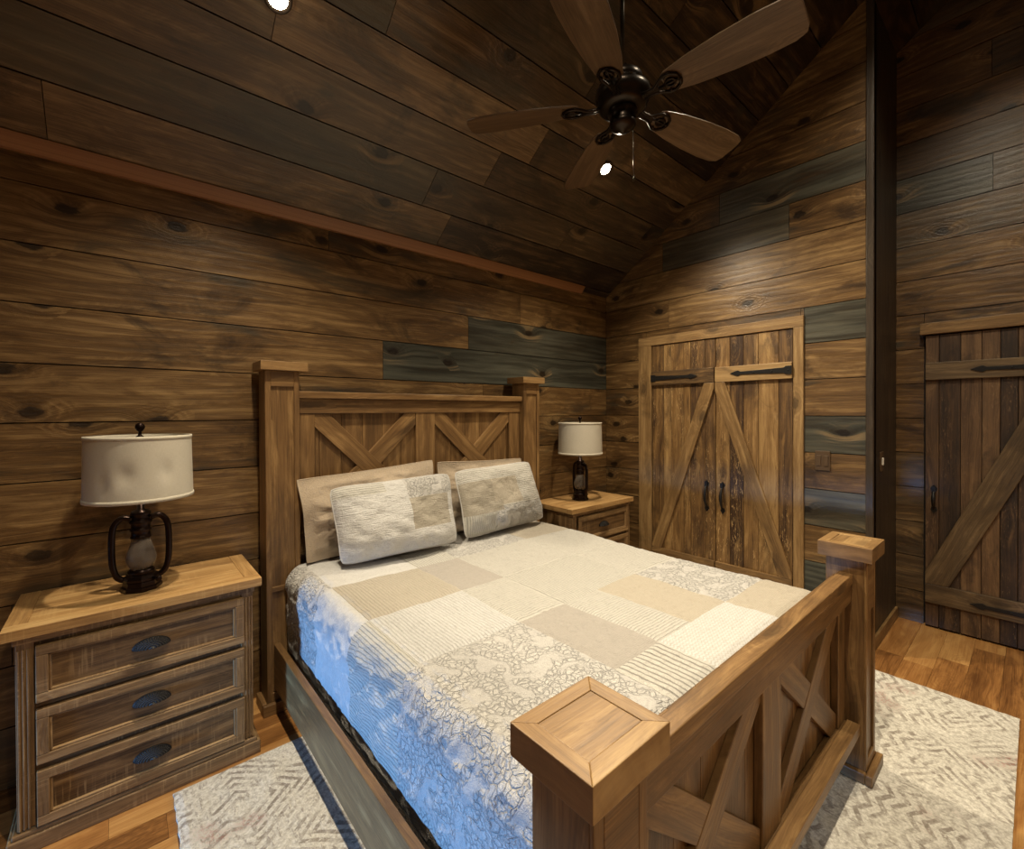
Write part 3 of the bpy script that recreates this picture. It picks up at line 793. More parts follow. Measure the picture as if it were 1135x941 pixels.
def lantern_lamp(x, y, z0, label, rot=0.0, dent=True):
    t = thing('table_lamp', (x, y, z0), label, 'lamp', rz=rot)
    g = Geo()
    g.lathe([(.0001, 0), (.062, 0), (.065, .004), (.064, .014), (.058, .018), (.056, .034), (.060, .038), (.060, .046), (.050, .056), (.038, .064), (.036, .074), (.0001, .075)], 8, smooth=False)
    g.lathe([(.040, .060), (.043, .066), (.043, .072), (.036, .078)], 32)
    g.tube([(.035, -.045, .045), (.050, -.062, .045)], .006, 8)      # wick knob
    g.lathe([(0.0001, -.006), (.010, -.006), (.010, .006), (.0001, .006)], 12, Matrix.Translation((.052, -.066, .045)) @ Matrix.Rotation(PI / 2, 4, 'X'))
    g.build('fuel_tank_base', LAMPM, t)
    g = Geo()
    g.lathe([(.030, .076), (.040, .088), (.047, .105), (.048, .122), (.044, .142), (.036, .165), (.030, .186), (.028, .2)], 32)
    gl = g.build('glass_globe', GLASS, t); so = gl.modifiers.new('s', 'SOLIDIFY'); so.thickness = .002
    g = Geo()
    g.lathe([(.0001, .076), (.012, .078), (.012, .098), (.004, .102), (.0001, .125)], 16)
    g.build('burner', BRASSG, gl)
    g = Geo()
    g.lathe([(.0001, .196), (.032, .196), (.034, .202), (.031, .206), (.031, .224), (.035, .228), (.035, .232), (.031, .236), (.031, .252), (.036, .256), (.036, .262), (.028, .268), (.028, .284), (.034, .288), (.030, .300), (.012, .308), (.012, .34), (.0001, .341)], 28)
    g.build('chimney_cap', LAMPM, t)
    for s_ in (-1, 1):
        g = Geo(); pts = []
        ctl = [(.030, .272), (.055, .278), (.074, .262), (.083, .235), (.086, .190), (.086, .140), (.083, .095), (.074, .062), (.060, .046), (.048, .042)]
        n_ = 36
        for i in range(n_ + 1):
            f = i / n_ * (len(ctl) - 1); k = min(int(f), len(ctl) - 2); q = f - k
            p0, p1, p2, p3 = ctl[max(k - 1, 0)], ctl[k], ctl[k + 1], ctl[min(k + 2, len(ctl) - 1)]
            pp = [.5 * (2 * p1[c_] + (p2[c_] - p0[c_]) * q + (2 * p0[c_] - 5 * p1[c_] + 4 * p2[c_] - p3[c_]) * q * q + (3 * p1[c_] - p0[c_] - 3 * p2[c_] + p3[c_]) * q ** 3) for c_ in (0, 1)]
            pts.append((s_ * pp[0], 0, pp[1]))
        g.tube(pts, .011, 10); g.build('side_tube', LAMPM, t)
    g = Geo(); g.tube([(0, 0, .33), (0, 0, .605)], .004, 8)
    g.tube([(math.cos(a) * .055, math.sin(a) * .030 * 0, .36 + 0 * a) if False else (.062 * math.cos(a), 0, .45 + .13 * math.sin(a)) for a in [PI * k / 24 - .2 for k in range(27)]], .0018, 6)
    g.build('harp', BRASSG, t)
    # shade: open drum with hems
    g = Geo(); zb_, zt_, rb, rt_ = .352, .592, .168, .163
    N = 96; rows = 24
    def sp(k, j, inner=False):
        a = 2 * PI * k / N; f = j / rows
        r = rb + (rt_ - rb) * f + (-.002 if inner else 0)
        if dent:
            for (da, df, dw, dd) in ((math.radians(-104), .42, .16, .007), (math.radians(-62), .45, .13, .006), (math.radians(-128), .3, .12, .005)):
                q = math.atan2(math.sin(a - da), math.cos(a - da)); r -= dd * math.exp(-(q / dw) ** 2 - ((f - df) / .16) ** 2)
        return Vector((r * math.cos(a), r * math.sin(a), zb_ + (zt_ - zb_) * f))
    for k in range(N):
        for j in range(rows):
            q = [(k, j), (k + 1, j), (k + 1, j + 1), (k, j + 1)]
            g.face([sp(a, b) for a, b in q], [(a / N * 1.05, b / rows * .24) for a, b in q], (.5, .5, 0, 1), smooth=True)
    sh = g.build('lamp_shade', SHADE, t)
    md = sh.modifiers.new('w', 'WELD'); md.merge_threshold = .0001
    so = sh.modifiers.new('s', 'SOLIDIFY'); so.thickness = .0015
    for zz, rr in ((zb_ + .006, rb + .0015), (zt_ - .006, rt_ + .0015)):
        g = Geo(); g.lathe([(rr - .004, zz - .007), (rr, zz - .007), (rr + .0012, zz), (rr, zz + .007), (rr - .004, zz + .007)], 72); g.build('hem', SHADE, sh)
    g = Geo()
    for k in range(3):
        a = 2 * PI * k / 3 + .4; g.tube([(0, 0, zt_ - .010), (rt_ * math.cos(a), rt_ * math.sin(a), zt_ - .010)], .0016, 6)
    g.build('spider', BRASSG, sh)
    g = Geo(); g.lathe([(.0001, .580), (.012, .580), (.013, .588), (.006, .594), (.005, .606), (.011, .612), (.016, .622), (.014, .634), (.006, .641), (.0001, .642)], 20); g.build('finial', LAMPM, t)
    return t
L1 = lantern_lamp(.057, 2.272, .722, 'lantern lamp with dented linen shade on the left nightstand', rot=math.radians(-2))
L2 = lantern_lamp(2.675, 2.300, .722, 'lantern lamp with smooth linen shade on the far corner nightstand by the closet', rot=math.radians(75), dent=False)
L1['group'] = L2['group'] = 'matching lantern lamps'

# ================================================================== bed
bed = thing('bed', (1.375, 1.4, 0), 'rustic wooden queen bed frame with X-braced headboard and footboard', 'bed')
BI = Matrix.Translation((-1.375, -1.4, 0))
def bx(g, lo, hi, tint=.5, axis=None): g.box(lo, hi, BI, (tint + random.uniform(-.12, .12), 0, 0), axis)
def cap(parent, x0, x1, y0, y1, z0, z1):
    g = Geo(); b = .032
    Z0, Z1 = z0, z1
    # mitred picture-frame top with an inset board panel
    def P(pts, tint, uvr):
        s = random.random()
        g.prism([p for p in pts], lambda a, c, d: BI @ Vector((a, c, Z0 + d)), Z1 - Z0, (tint, 0, 0), s, uvr(s))
    h = lambda s: (lambda a, c: (a + s * 37, c)); v_ = lambda s: (lambda a, c: (c + s * 37, a))
    P([(x0, y0), (x1, y0), (x1 - b, y0 + b), (x0 + b, y0 + b)], .60, h)
    P([(x1, y0), (x1, y1), (x1 - b, y1 - b), (x1 - b, y0 + b)], .55, v_)
    P([(x1, y1), (x0, y1), (x0 + b, y1 - b), (x1 - b, y1 - b)], .60, h)
    P([(x0, y1), (x0, y0), (x0 + b, y0 + b), (x0 + b, y1 - b)], .50, v_)
    g.box((x0 + b, y0 + b, Z0), (x1 - b, y1 - b, Z1 - .0015), BI, (.45, 0, 0), 0)
    g.build('post_cap', CAPW, parent, bevel=.0015)
def post(x0, x1, y0, y1, zt, capbox, capz, foot, panel_front=True):
    g = Geo()
    zf = .0135 if foot else .0; bx(g, (x0, y0 + .008, zf), (x1, y1, zt), .45, 2)
    # framed front face: stiles and rails over a sunk panel
    s = .024
    bx(g, (x0, y0, .05), (x0 + s, y0 + .008, zt), .55, 2); bx(g, (x1 - s, y0, .05), (x1, y0 + .008, zt), .55, 2)
    if panel_front:
        bx(g, (x0 + s, y0, zt - .075), (x1 - s, y0 + .008, zt), .5, 0)
        bx(g, (x0 + s, y0, .56), (x1 - s, y0 + .008, .585), .5, 0)
    else:
        bx(g, (x0 + s, y0, zt - .20), (x1 - s, y0 + .008, zt), .45, 0)
    bx(g, (x0 + s, y0, .05), (x1 - s, y0 + .008, .09), .5, 0)
    p = g.build('post', BEDW, bed, bevel=.002)
    cap(p, *capbox, zt, capz)
    g = Geo(); f = .022
    bx(g, (x0 - f, y0 - f, zf + .0002), (x1 + f, y0, .052), .5, 0); bx(g, (x0 - f, y0, zf + .0002), (x0, y1 + (f if foot else 0), .052), .5, 1)
    bx(g, (x1, y0, zf + .0002), (x1 + f, y1 + (f if foot else 0), .052), .5, 1)
    if foot: bx(g, (x0, y1, zf + .0002), (x1, y1 + f, .052), .5, 0)
    g.build('plinth', BEDW, p, bevel=.004)
    return p
HY = 2.330
post(.506, .655, HY, HY + .125, 1.598, (.484, .690, HY - .022, HY + .150), 1.640, False)
post(2.120, 2.268, HY, HY + .125, 1.598, (2.096, 2.302, HY - .022, HY + .150), 1.640, False)
post(.508, .645, .414, .543, .838, (.478, .676, .391, .563), .893, True, False)
post(2.092, 2.232, .414, .543, .838, (2.062, 2.262, .391, .563), .893, True, False)

def xbrace(parent, x0, x1, z0, z1, yf, yb, wd, first=1):
    for k, sg in enumerate((first, -first)):
        g = Geo()
        a = (x0, z0) if sg > 0 else (x0, z1); b = (x1, z1) if sg > 0 else (x1, z0)
        d = Vector((b[0] - a[0], b[1] - a[1])); L = d.length; d /= L; nn = (-d.y * wd / 2, d.x * wd / 2); e = .15
        poly = [(a[0] - d.x * e - nn[0], a[1] - d.y * e - nn[1]), (b[0] + d.x * e - nn[0], b[1] + d.y * e - nn[1]), (b[0] + d.x * e + nn[0], b[1] + d.y * e + nn[1]), (a[0] - d.x * e + nn[0], a[1] - d.y * e + nn[1])]
        for c in ((1, 0, x1 - .0005), (-1, 0, -x0 - .0005), (0, 1, z1 - .0005), (0, -1, -z0 - .0005)): poly = clip_halfplane(poly, *c)
        s = random.random(); yy = yf + .0015 * k
        g.prism(poly, lambda p, q, dd: BI @ Vector((p, yb - dd, q)), yb - yy, (random.uniform(.4, .65), 0, 0), s, lambda p, q, d=d, s=s: (p * d.x + q * d.y + 37 * s, -p * d.y + q * d.x))
        g.build('brace', BEDW, parent, bevel=.002)
# headboard
g = Geo(); y = .655; n_ = 13
for i in range(n_):
    a = .655 + (2.12 - .655) * i / n_; b = .655 + (2.12 - .655) * (i + 1) / n_
    bx(g, (a + .0007, HY + .062, .35), (b - .0007, HY + .080, 1.45), .42, 2)
hb = g.build('headboard', BEDW, bed, bevel=.0015)
def sub(name, lo, hi, tint, axis, parent, bev=.003):
    g = Geo(); bx(g, lo, hi, tint, axis); return g.build(name, BEDW, parent, bevel=bev)
sub('cap_rail', (.655, HY + .015, 1.470), (2.120, HY + .105, 1.504), .62, 0, hb)
sub('top_rail', (.655, HY + .035, 1.395), (2.120, HY + .062, 1.470), .45, 0, hb)
for a, b in ((.655, .738), (1.306, 1.432), (2.018, 2.120)): sub('stile', (a, HY + .040, .84), (b, HY + .062, 1.395), .52, 2, hb)
sub('bottom_rail', (.655, HY + .040, .70), (2.120, HY + .062, .84), .45, 0, hb)
xbrace(hb, .738, 1.306, .84, 1.395, HY + .043, HY + .0625, .095, -1)
xbrace(hb, 1.432, 2.018, .84, 1.395, HY + .043, HY + .0625, .095, -1)
# footboard
g = Geo()
for i in range(12):
    a = .645 + (2.092 - .645) * i / 12; b = .645 + (2.092 - .645) * (i + 1) / 12
    bx(g, (a + .0007, .506, .12), (b - .0007, .522, .76), .35, 2)
fb = g.build('footboard', BEDW, bed, bevel=.0015)
sub('cap_rail', (.645, .456, .742), (2.092, .502, .780), .58, 0, fb)
sub('top_rail', (.645, .460, .672), (2.092, .5055, .742), .42, 0, fb)
for a, b in ((.645, .735), (1.300, 1.432), (2.005, 2.092)): sub('stile', (a, .480, .215), (b, .5055, .672), .45, 2, fb)
sub('bottom_rail', (.645, .474, .120), (2.092, .5055, .215), .40, 0, fb)
sub('ledge', (.647, .432, .180), (2.090, .4735, .222), .62, 0, fb)
xbrace(fb, .735, 1.300, .215, .672, .486, .506, .085)
xbrace(fb, 1.432, 2.005, .215, .672, .486, .506, .085)
# side rails
sub('side_rail', (.534, .544, .118), (.562, 2.329, .322), .40, 1, bed)
sub('side_rail', (2.205, .544, .118), (2.233, 2.329, .322), .40, 1, bed)

# ================================================================== cloth
def cloth(name, kind, base, ink_shade=(.30, .28, .26), bumpk=.75, sc=1.0, swap=False):
    t = NT(name); _, u, v = t.uv()
    if swap: u, v = v, u
    pv = t.vec(u, v)
    weave = t.noise(pv, 420.0, 2, .6)
    crum = t.noise(pv, 30.0, 6, .70, .9)
    pk = t.noise(pv, 95.0, 3, .6, 1.2)
    c = t.mix(t.smooth(weave, .3, .7), tuple(k * .88 for k in base), base)
    h = t.math('ADD', t.math('MULTIPLY', crum, 1.0), t.math('MULTIPLY', weave, .25))
    h = t.math('ADD', h, t.math('MULTIPLY', pk, .6))
    c = t.mix(t.math('MULTIPLY', t.smooth(pk, .50, .66), .24), c, ink_shade)  # puckers darkened, their crease shade put into the colour
    c = t.mix(t.math('MULTIPLY', t.smooth(crum, .52, .66), .20), c, ink_shade)  # crumple darkened likewise, shade painted in
    if kind == 'floral':
        wv = t.n('TexNoise'); t.lk(pv, wv.inputs['Vector']); wv.inputs['Scale'].default_value = 30; wv.inputs['Detail'].default_value = 3
        ad = t.n('VectorMath', operation='MULTIPLY_ADD'); t.lk(wv.outputs['Color'], ad.inputs[0]); ad.inputs[1].default_value = (.040, .040, 0); t.lk(pv, ad.inputs[2])
        e = t.voro(ad.outputs[0], 52.0, 'DISTANCE_TO_EDGE'); e2 = t.voro(ad.outputs[0], 110.0, 'DISTANCE_TO_EDGE')
        big = t.noise(pv, 13.0, 3, .5, .6)
        fm = t.smooth(big, .42, .50)
        petal = t.math('MULTIPLY', t.smooth(e, .02, .14), fm)
        line = t.math('MULTIPLY', t.smooth(e, .07, .02), fm)
        line = t.math('MAXIMUM', line, t.math('MULTIPLY', t.math('MULTIPLY', t.smooth(e2, .06, .01), fm), .4))
        c = t.mix(petal, t.mix(.24, c, ink_shade), c)
        c = t.mix(t.math('MULTIPLY', line, .33), c, ink_shade)
        h = t.math('ADD', h, t.math('MULTIPLY', petal, 1.2)); h = t.math('SUBTRACT', h, line)
    elif kind == 'stripe':
        s = t.math('MULTIPLY_ADD', t.math('SINE', t.math('MULTIPLY', t.math('ADD', u, t.math('MULTIPLY', crum, .002)), 2 * PI / (.0135 * sc))), .5, .5)
        f = t.smooth(s, .72, .95)
        c = t.mix(t.math('MULTIPLY', f, .75), c, ink_shade); h = t.math('SUBTRACT', h, t.math('MULTIPLY', f, .8))
    elif kind == 'rows':
        s = t.math('MULTIPLY_ADD', t.math('SINE', t.math('MULTIPLY', t.math('ADD', v, t.math('MULTIPLY', crum, .004)), 2 * PI / .013)), .5, .5)
        f = t.smooth(s, .60, .95)
        c = t.mix(t.math('MULTIPLY', f, .24), c, ink_shade); h = t.math('SUBTRACT', h, t.math('MULTIPLY', f, .7))
    elif kind == 'zigzag':
        z = t.math('ABSOLUTE', t.math('SUBTRACT', t.math('FRACT', t.math('MULTIPLY', u, 60.0)), .5))
        s = t.math('MULTIPLY_ADD', t.math('SINE', t.math('ADD', t.math('MULTIPLY', v, 2 * PI * 85), t.math('MULTIPLY', z, 6.0))), .5, .5)
        f = t.smooth(s, .6, .9); c = t.mix(t.math('MULTIPLY', f, .45), c, ink_shade)
    elif kind == 'dot':
        s = t.math('MULTIPLY', t.math('SINE', t.math('MULTIPLY', t.math('ADD', u, v), 2 * PI * 75)), t.math('SINE', t.math('MULTIPLY', t.math('SUBTRACT', u, v), 2 * PI * 75)))
        f = t.smooth(s, .15, .6); c = t.mix(t.math('MULTIPLY', f, .55), c, ink_shade)
    elif kind == 'crinkle':
        s = t.noise(t.vec(t.math('MULTIPLY', u, 20.0), t.math('MULTIPLY', v, 160.0)), 1.0, 4, .6, .4)
        h = t.math('ADD', h, t.math('MULTIPLY', s, 1.2)); c = t.mix(t.math('MULTIPLY', t.smooth(s, .5, .7), .22), c, ink_shade)
    t.put(t.b.inputs['Base Color'], c); t.b.inputs['Roughness'].default_value = .92
    t.b.inputs['Sheen Weight'].default_value = .15
    t.put(t.b.inputs['Normal'], t.bump(h, bumpk, .012))
    return t.m
CREAM = (.64, .62, .565); WHITE = (.70, .695, .68); BEIGE = (.55, .495, .405); TAUPE = (.49, .45, .405)
QM = [cloth('quilt_plain_cream', 'rows', CREAM), cloth('quilt_plain_white', 'rows', WHITE, swap=True), cloth('quilt_beige', 'rows', BEIGE, (.36, .30, .24), swap=True),
      cloth('quilt_taupe_dots', 'dot', TAUPE), cloth('quilt_floral', 'floral', (.70, .68, .64), (.30, .29, .30)), cloth('quilt_bold_stripe', 'stripe', CREAM, (.22, .20, .18), sc=1.6),
      cloth('quilt_fine_stripe', 'stripe', (.64, .62, .56), (.34, .33, .31), sc=.9), cloth('quilt_zigzag', 'zigzag', WHITE, (.40, .36, .30)),
      cloth('quilt_crinkle_white', 'crinkle', (.68, .67, .65), (.38, .37, .35), .6), cloth('quilt_beige_dots', 'dot', BEIGE, (.36, .30, .22))]
PC, PW, PB, PT, PF, PS, PN, PZ, PK, PG = range(10)
xs = [-.5, .29, .665, 1.065, 1.295, 1.77, 2.16, 3.2]
ys_ = [0, .79, 1.20, 1.56, 1.93, 3.0]
patch = [  # rows from the foot towards the head, columns left to right
    [PK, PF, PF, PS, PZ, PG, PC],
    [PF, PF, PF, PT, PC, PF, PC],
    [PK, PN, PW, PC, PN, PC, PC],
    [PF, PK, PB, PT, PC, PC, PG],
    [PK, PF, PK, PN, PF, PB, PC]]
def patch_at(x, y):
    i = max(k for k in range(len(xs)) if xs[k] <= x); j = max(k for k in range(len(ys_)) if ys_[k] <= y)
    m_ = patch[min(j, 4)][min(i, 6)]
    if m_ == PC and j == 1 and i == 4 and x > 1.50: return PG
    return m_
# path of the quilt's cross-section: (coordinate, position) ; coordinate = flat x
ZT = .662
qx0, qx1 = .245, 2.52
def qpos(q, y):
    """q flat coordinate across the bed; returns x, z, outward normal"""
    xl, xr, r = .600, 2.185, .075
    tl = xl + r; trr = xr - r; arc = r * PI / 2
    if q < tl - arc:
        d = tl - arc - q; return Vector((xl - .004, y, ZT - r - d)), Vector((-1, 0, 0)), d
    if q < tl:
        a = (tl - q) / r; return Vector((tl - r * math.sin(a), y, ZT - r + r * math.cos(a))), Vector((-math.sin(a), 0, math.cos(a))), 0
    if q <= trr: return Vector((q, y, ZT)), Vector((0, 0, 1)), 0
    if q < trr + arc:
        a = (q - trr) / r; return Vector((trr + r * math.sin(a), y, ZT - r + r * math.cos(a))), Vector((math.sin(a), 0, math.cos(a))), 0
    d = q - trr - arc; return Vector((xr, y, ZT - r - d)), Vector((1, 0, 0)), d
def linsp(br, lo, hi, st):
    pts = [lo] + [b for b in br if lo < b < hi] + [hi]; out = []
    for a, b in zip(pts[:-1], pts[1:]):
        k = max(1, round((b - a) / st)); out += [a + (b - a) * i / k for i in range(k)]
    return out + [hi]
QS = linsp(sorted(xs + [1.50]), qx0, qx1, .009); YS = linsp(ys_, .44, 2.325, .009)
g = Geo(); V = {}
for i, q in enumerate(QS):
    for j, yy in enumerate(YS):
        y = yy; zdrop = 0
        rf = .09; y_in = .534 + rf
        if y < y_in:                                 # rolls down in front of the footboard
            a = min((y_in - y) / rf, PI / 2); ext = max(0, (y_in - y) - rf * PI / 2)
            y2 = y_in - rf * math.sin(a); zdrop = rf * (1 - math.cos(a)) + ext
        else: y2 = y
        p, nn, d = qpos(q, y2)
        p.z -= zdrop * (1 if d == 0 else .0)
        # puff between seams, long soft folds, crumple
        seam = min([abs(q - s) for s in xs] + [abs(yy - s) for s in ys_] + [abs(q - 1.5) if .79 < yy < 1.2 else 1])
        k = -.004 * math.exp(-(seam / .010) ** 2)
        k += .010 * mnoise.noise((q * 2.2, yy * 2.0, 1.3)) + .0045 * mnoise.noise((q * 8, yy * 7, 4.0))
        side = min(1, max(0, (.68 - q) / .1))
        k += side * (.012 * mnoise.noise((q * 7 + yy * 5, yy * 6 - q * 4, 7.0)) + .012 * (1 - abs(mnoise.noise((q * 13 + yy * 9, yy * 8 - q * 8, 2.0))) * 2.2) ** 3 * .9 + .006 * abs(mnoise.noise((q * 30 + yy * 14, yy * 18 - q * 16, 2.0))))
        k += .0035 * abs(mnoise.noise((q * 24, yy * 20, 9.0))) + .002 * mnoise.noise((q * 50, yy * 46, 3.0))
        k += -.010 * max(0, 1 - abs(q - 1.45) / .8) * 0
        if d > .0: k *= max(.25, 1 - d / .42)
        if side > 0 and yy < .62: k = min(k, .004)
        V[i, j] = p + nn * k
for i in range(len(QS) - 1):
    for j in range(len(YS) - 1):
        c = [(i, j), (i + 1, j), (i + 1, j + 1), (i, j + 1)]
        g.face([V[a] for a in c], [(QS[a], YS[b]) for a, b in c], (.5, .5, 0, 1), patch_at((QS[i] + QS[i + 1]) / 2, (YS[j] + YS[j + 1]) / 2), True)
qo = g.build('quilt', QM)
wd = qo.modifiers.new('w', 'WELD'); wd.merge_threshold = .00005
so = qo.modifiers.new('s', 'SOLIDIFY'); so.thickness = .008; so.offset = -1
tag(qo, 'cream and beige patchwork quilt spread over the bed', 'quilt')

# mattress with a tan fitted sheet
SHEET = cloth('tan_sheet', 'plain', (.42, .33, .23), bumpk=.4)
def rounded_box(name, lo, hi, r, mat):
    bm = bmesh.new(); bmesh.ops.create_cube(bm, size=1)
    for v in bm.verts: v.co = Vector([(lo[i] + hi[i]) / 2 + v.co[i] * (hi[i] - lo[i]) for i in range(3)])
    bmesh.ops.bevel(bm, geom=list(bm.edges), offset=r, segments=5, affect='EDGES', profile=.5)
    me = bpy.data.meshes.new(name); bm.to_mesh(me); bm.free(); me.materials.append(mat)
    uvl = me.uv_layers.new(name='grain')
    for p in me.polygons:
        p.use_smooth = True
        for li in p.loop_indices:
            co = me.vertices[me.loops[li].vertex_index].co; uvl.data[li].uv = (co.x, co.y + co.z)
    o = bpy.data.objects.new(name, me); COL.objects.link(o); return o
mt = rounded_box('mattress', (.622, .556, .13), (2.160, 2.326, .615), .06, SHEET)
tag(mt, 'mattress in a tan fitted sheet under the patchwork quilt', 'mattress')

# pillows ------------------------------------------------------------
def pillow(name, label, cat, corners, thick, mats, patches=None, flange=0.0, seedp=0.0, rnd=1.0, wk=1.0, group=None):
    """corners: bottom-left, bottom-right, top-right, top-left of the pillow's mid-plane, as seen from the foot"""
    BL, BR, TR, TL = [Vector(c) for c in corners]
    nrm = (BR - BL).cross(TL - BL).normalized()
    if nrm.y > 0: nrm = -nrm       # nrm faces the foot of the bed
    ctr = (BL + BR + TR + TL) / 4
    nx_, ny_ = 56, 40
    g = Geo(); P = {}
    for s_ in (1, -1):
        for i in range(nx_ + 1):
            for j in range(ny_ + 1):
                a = i / nx_; b = j / ny_
                # pull the edge midpoints in slightly so the corners stand out as ears
                A = a * 2 - 1; B = b * 2 - 1
                a2 = .5 + A * .5 * (1 - .030 * (1 - B * B) - .045 * rnd * B ** 8); b2 = .5 + B * .5 * (1 - .035 * (1 - A * A) - .075 * rnd * A ** 8)
                base = BL * (1 - a2) * (1 - b2) + BR * a2 * (1 - b2) + TR * a2 * b2 + TL * (1 - a2) * b2
                e = max(0.0, (1 - abs(A) ** 2.4)) ** .5 * max(0.0, (1 - abs(B) ** 2.4)) ** .5
                fl_k = 1.0
                if flange > 0:
                    ea = max(0.0, 1 - (abs(A) / (1 - flange)) ** 3) ** .6; eb = max(0.0, 1 - (abs(B) / (1 - flange * 1.4)) ** 3) ** .6
                    e = ea * eb + .05; fl_k = min(1, ea * eb * 1.5)
                h = thick / 2 * e * (1.08 - .20 * B)
                wr_ = .014 * mnoise.noise((a * 3 + seedp, b * 3, s_)) + .009 * mnoise.noise((a * 9 + seedp, b * 8, s_ * 2))
                wr_ -= .010 * abs(mnoise.noise((a * 14 + b * 6 + seedp, b * 16, s_ * 3)))
                fade = min(1, (1 - abs(A)) * 6 + .15) * min(1, (1 - abs(B)) * 6 + .15)
                bend = .012 * mnoise.noise((a * 2 + seedp * 3, b * 2, 5.0))
                P[s_, i, j] = base + nrm * (s_ * (h + wr_ * wk * fade * fl_k) + bend * wk * (1 + (1 - fl_k)))
    for s_ in (1, -1):
        for i in range(nx_):
            for j in range(ny_):
                c = [(i, j), (i + 1, j), (i + 1, j + 1), (i, j + 1)]
                if s_ < 0: c = c[::-1]
                mi = 0
                if patches:
                    for (a0, a1, b0, b1, mm) in patches:
                        if a0 <= (i + .5) / nx_ < a1 and b0 <= (j + .5) / ny_ < b1: mi = mm
                g.face([P[s_, a, b] - ctr for a, b in c], [(a / nx_ * .68 + seedp, b / ny_ * .45) for a, b in c], (.5, .5, 0, 1), mi, True)
    o = g.build(name, mats); o.location = ctr
    w_ = o.modifiers.new('w', 'WELD'); w_.merge_threshold = .0006
    tag(o, label, cat, group)
    # edge piping
    g = Geo(); ring = [(i, 0) for i in range(nx_)] + [(nx_, j) for j in range(ny_)] + [(i, ny_) for i in range(nx_, 0, -1)] + [(0, j) for j in range(ny_, 0, -1)]
    g.tube([(P[1, a, b] + P[-1, a, b]) / 2 - ctr for a, b in ring], .0028, 6, closed=True)
    g.build('piping', mats[0], o)
    return o
TAN = cloth('tan_pillowcase', 'plain', (.50, .40, .29), bumpk=.45)
pillow('sleeping_pillow', 'tan pillow standing behind the left patchwork pillow', 'pillow',
       [(.665, 2.268, .680), (1.36, 2.275, .680), (1.385, 2.322, 1.120), (.635, 2.316, 1.078)], .075, [TAN], flange=.10, seedp=1.7, rnd=.25, wk=1.9, group='tan pillows against the headboard')
pillow('sleeping_pillow', 'tan pillow standing behind the right patchwork pillow', 'pillow',
       [(1.41, 2.275, .680), (2.07, 2.280, .680), (2.09, 2.323, 1.080), (1.41, 2.320, 1.105)], .07, [TAN], flange=.10, seedp=6.1, rnd=.25, wk=1.9, group='tan pillows against the headboard')
PM = [cloth('sham_white', 'crinkle', (.70, .69, .67), (.40, .39, .38), .7), QM[PF], QM[PG], QM[PK], QM[PN], cloth('sham_beige', 'crinkle', (.45, .405, .33), (.30, .27, .22), .6), QM[PC]]
pillow('patchwork_pillow', 'left patchwork pillow in front, white with one beige square', 'pillow',
       [(.765, 2.105, .685), (1.395, 2.075, .685), (1.412, 2.185, 1.058), (.735, 2.180, 1.045)], .175, PM,
       [(0, .55, 0, .55, 0), (0, .62, .55, .84, 0), (.55, 1, .72, 1, 1), (.55, .93, .30, .72, 5), (0, .4, .84, 1, 6), (.0, .55, .30, .60, 0), (.55, 1, 0, .30, 0)], seedp=3.3, group='patchwork pillows on the bed')
pillow('patchwork_pillow', 'right patchwork pillow in front, pale with beige and striped squares', 'pillow',
       [(1.450, 2.085, .685), (2.130, 2.150, .685), (2.045, 2.205, 1.075), (1.440, 2.185, 1.062)], .155, PM,
       [(0, 1, 0, 1, 6), (0, .33, .42, .80, 5), (.33, .66, .38, .80, 2), (.66, 1, .40, .9, 6), (0, .30, 0, .30, 4), (.30, 1, .0, .36, 1), (0, .4, .30, .45, 5)], seedp=8.8, group='patchwork pillows on the bed')

# ================================================================== ceiling fan
FC = Vector((1.61, 1.145, 2.70)); 
fan = thing('ceiling_fan', FC, 'five-blade bronze ceiling fan with brown wooden blades hanging on a thin rod', 'ceiling fan')
def lat(name, prof, mat, parent=fan, seg=40, M=None):
    g = Geo(); g.lathe(prof, seg, M); return g.build(name, mat, parent)
ztop = zc(FC.y) - FC.z
g = Geo(); g.tube([(0, 0, .10), (0, 0, ztop - .01)], .009, 12); g.build('downrod', BRASSG, fan)
lat('ceiling_canopy', [(.0001, ztop - .085), (.02, ztop - .085), (.055, ztop - .05), (.065, ztop + .0), (.065, ztop + .045)], BRONZE)
lat('motor_housing', [(.0001, .125), (.030, .125), (.036, .112), (.068, .108), (.080, .098), (.084, .070), (.078, .064), (.092, .056), (.110, .040), (.114, .020), (.108, .0), (.100, -.006), (.100, -.022), (.088, -.034), (.060, -.040), (.0001, -.040)], BRONZE)
g = Geo()
for k in range(20):
    a = 2 * PI * k / 20; M = Matrix.Rotation(a, 4, 'Z') @ Matrix.Translation((.101, 0, .048)) @ Matrix.Rotation(math.radians(38), 4, 'Y')
    g.box((-.012, -.005, -.002), (.012, .005, .004), M)
g.build('vent_ribs', BRASSG, fan, bevel=.001)
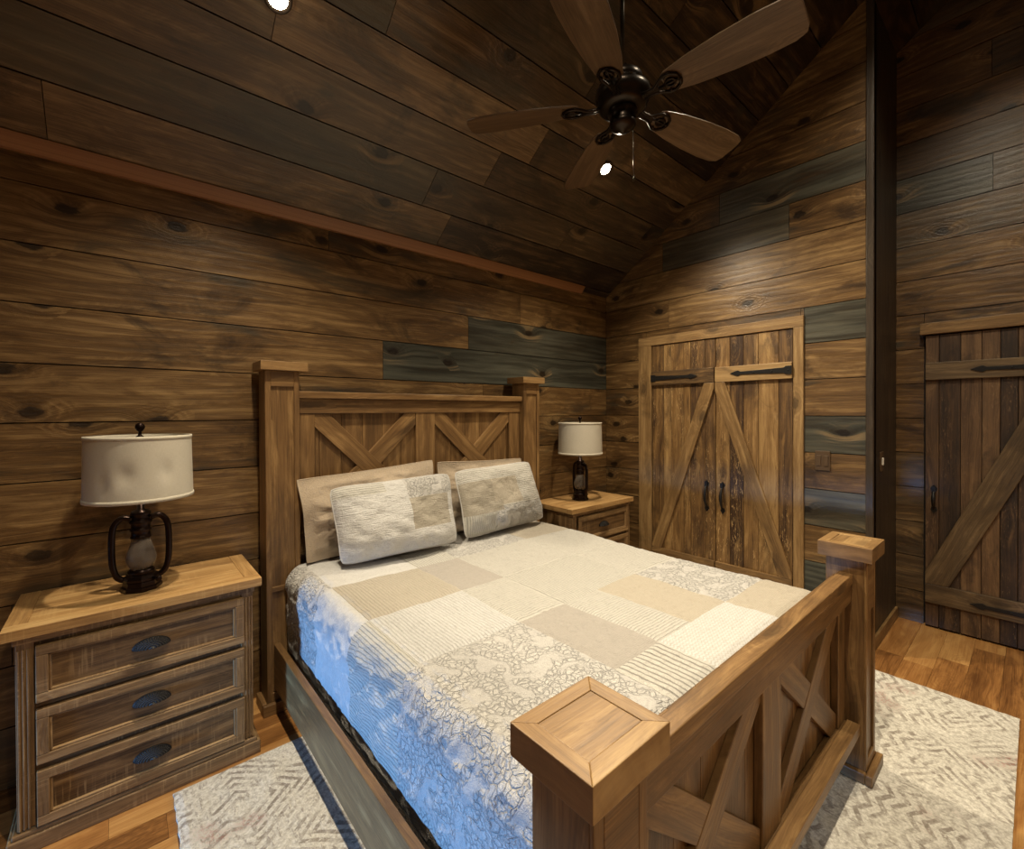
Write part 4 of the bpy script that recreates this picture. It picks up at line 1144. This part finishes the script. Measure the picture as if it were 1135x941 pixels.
lat('switch_housing', [(.060, -.038), (.062, -.048), (.054, -.056), (.050, -.085), (.056, -.092), (.052, -.105), (.034, -.118), (.014, -.124), (.008, -.132), (.0001, -.134)], BRONZE)
g = Geo(); g.tube([(.045, -.02, -.09), (.047, -.022, -.30)], .0016, 6); g.tube([(.047, -.022, -.30), (.047, -.022, -.325)], [.003, .006], 8); g.build('pull_chain', BRASSG, fan)
blade0 = None
for k in range(5):
    a = math.radians(58 + 72 * k)
    M = Matrix.Rotation(a, 4, 'Z') @ Matrix.Translation((0, 0, -.012)) @ Matrix.Rotation(math.radians(2.5), 4, 'Y') @ Matrix.Rotation(math.radians(-12), 4, 'X')
    g = Geo()
    r0, r1 = .185, .665
    side = [(r0, .040), (r0 + .02, .052), (.30, .070), (.42, .083), (.54, .088), (.62, .084), (.655, .070), (r1, .044)]
    poly = [(x, -y) for x, y in side] + [(x, y) for x, y in reversed(side)]
    g.prism(poly, lambda p, q, d: M @ Vector((p, q, d)), .007, (.5, 0, 0), .13 * k + .1)
    bl = g.build('blade', BLADE, fan, bevel=.002)
    g = Geo()   # cast scroll bracket under the blade
    for s_ in (-1, 1):
        pts = [(.085, s_ * .012, -.004), (.12, s_ * .010, -.010), (.150, s_ * .012, -.010), (.172, s_ * .026, -.007), (.195, s_ * .040, -.006), (.222, s_ * .040, -.006), (.245, s_ * .024, -.006), (.252, 0, -.006)]
        g.tube([M @ Vector(p) for p in pts], .0065, 8)
    ring = [(.212 + .020 * math.cos(t_), .017 * math.sin(t_), -.006) for t_ in [2 * PI * q / 16 for q in range(16)]]
    g.tube([M @ Vector(p) for p in ring], .005, 8, closed=True)
    g.prism([(.075, -.016), (.13, -.012), (.165, -.010), (.165, .010), (.13, .012), (.075, .016)], lambda p, q, d: M @ Vector((p, q, d - .012)), .010, (.5, 0, 0), .5)
    g.tube([M @ Vector(p) for p in ((.165, 0, -.007), (.25, 0, -.006))], .005, 8)
    for p in ((.20, .034), (.20, -.034), (.245, 0)):
        g.lathe([(.0001, -.012), (.006, -.011), (.007, -.004), (.0001, -.003)], 12, M @ Matrix.Translation((p[0], p[1], 0)))
    g.build('blade_iron', BRONZE, bl)
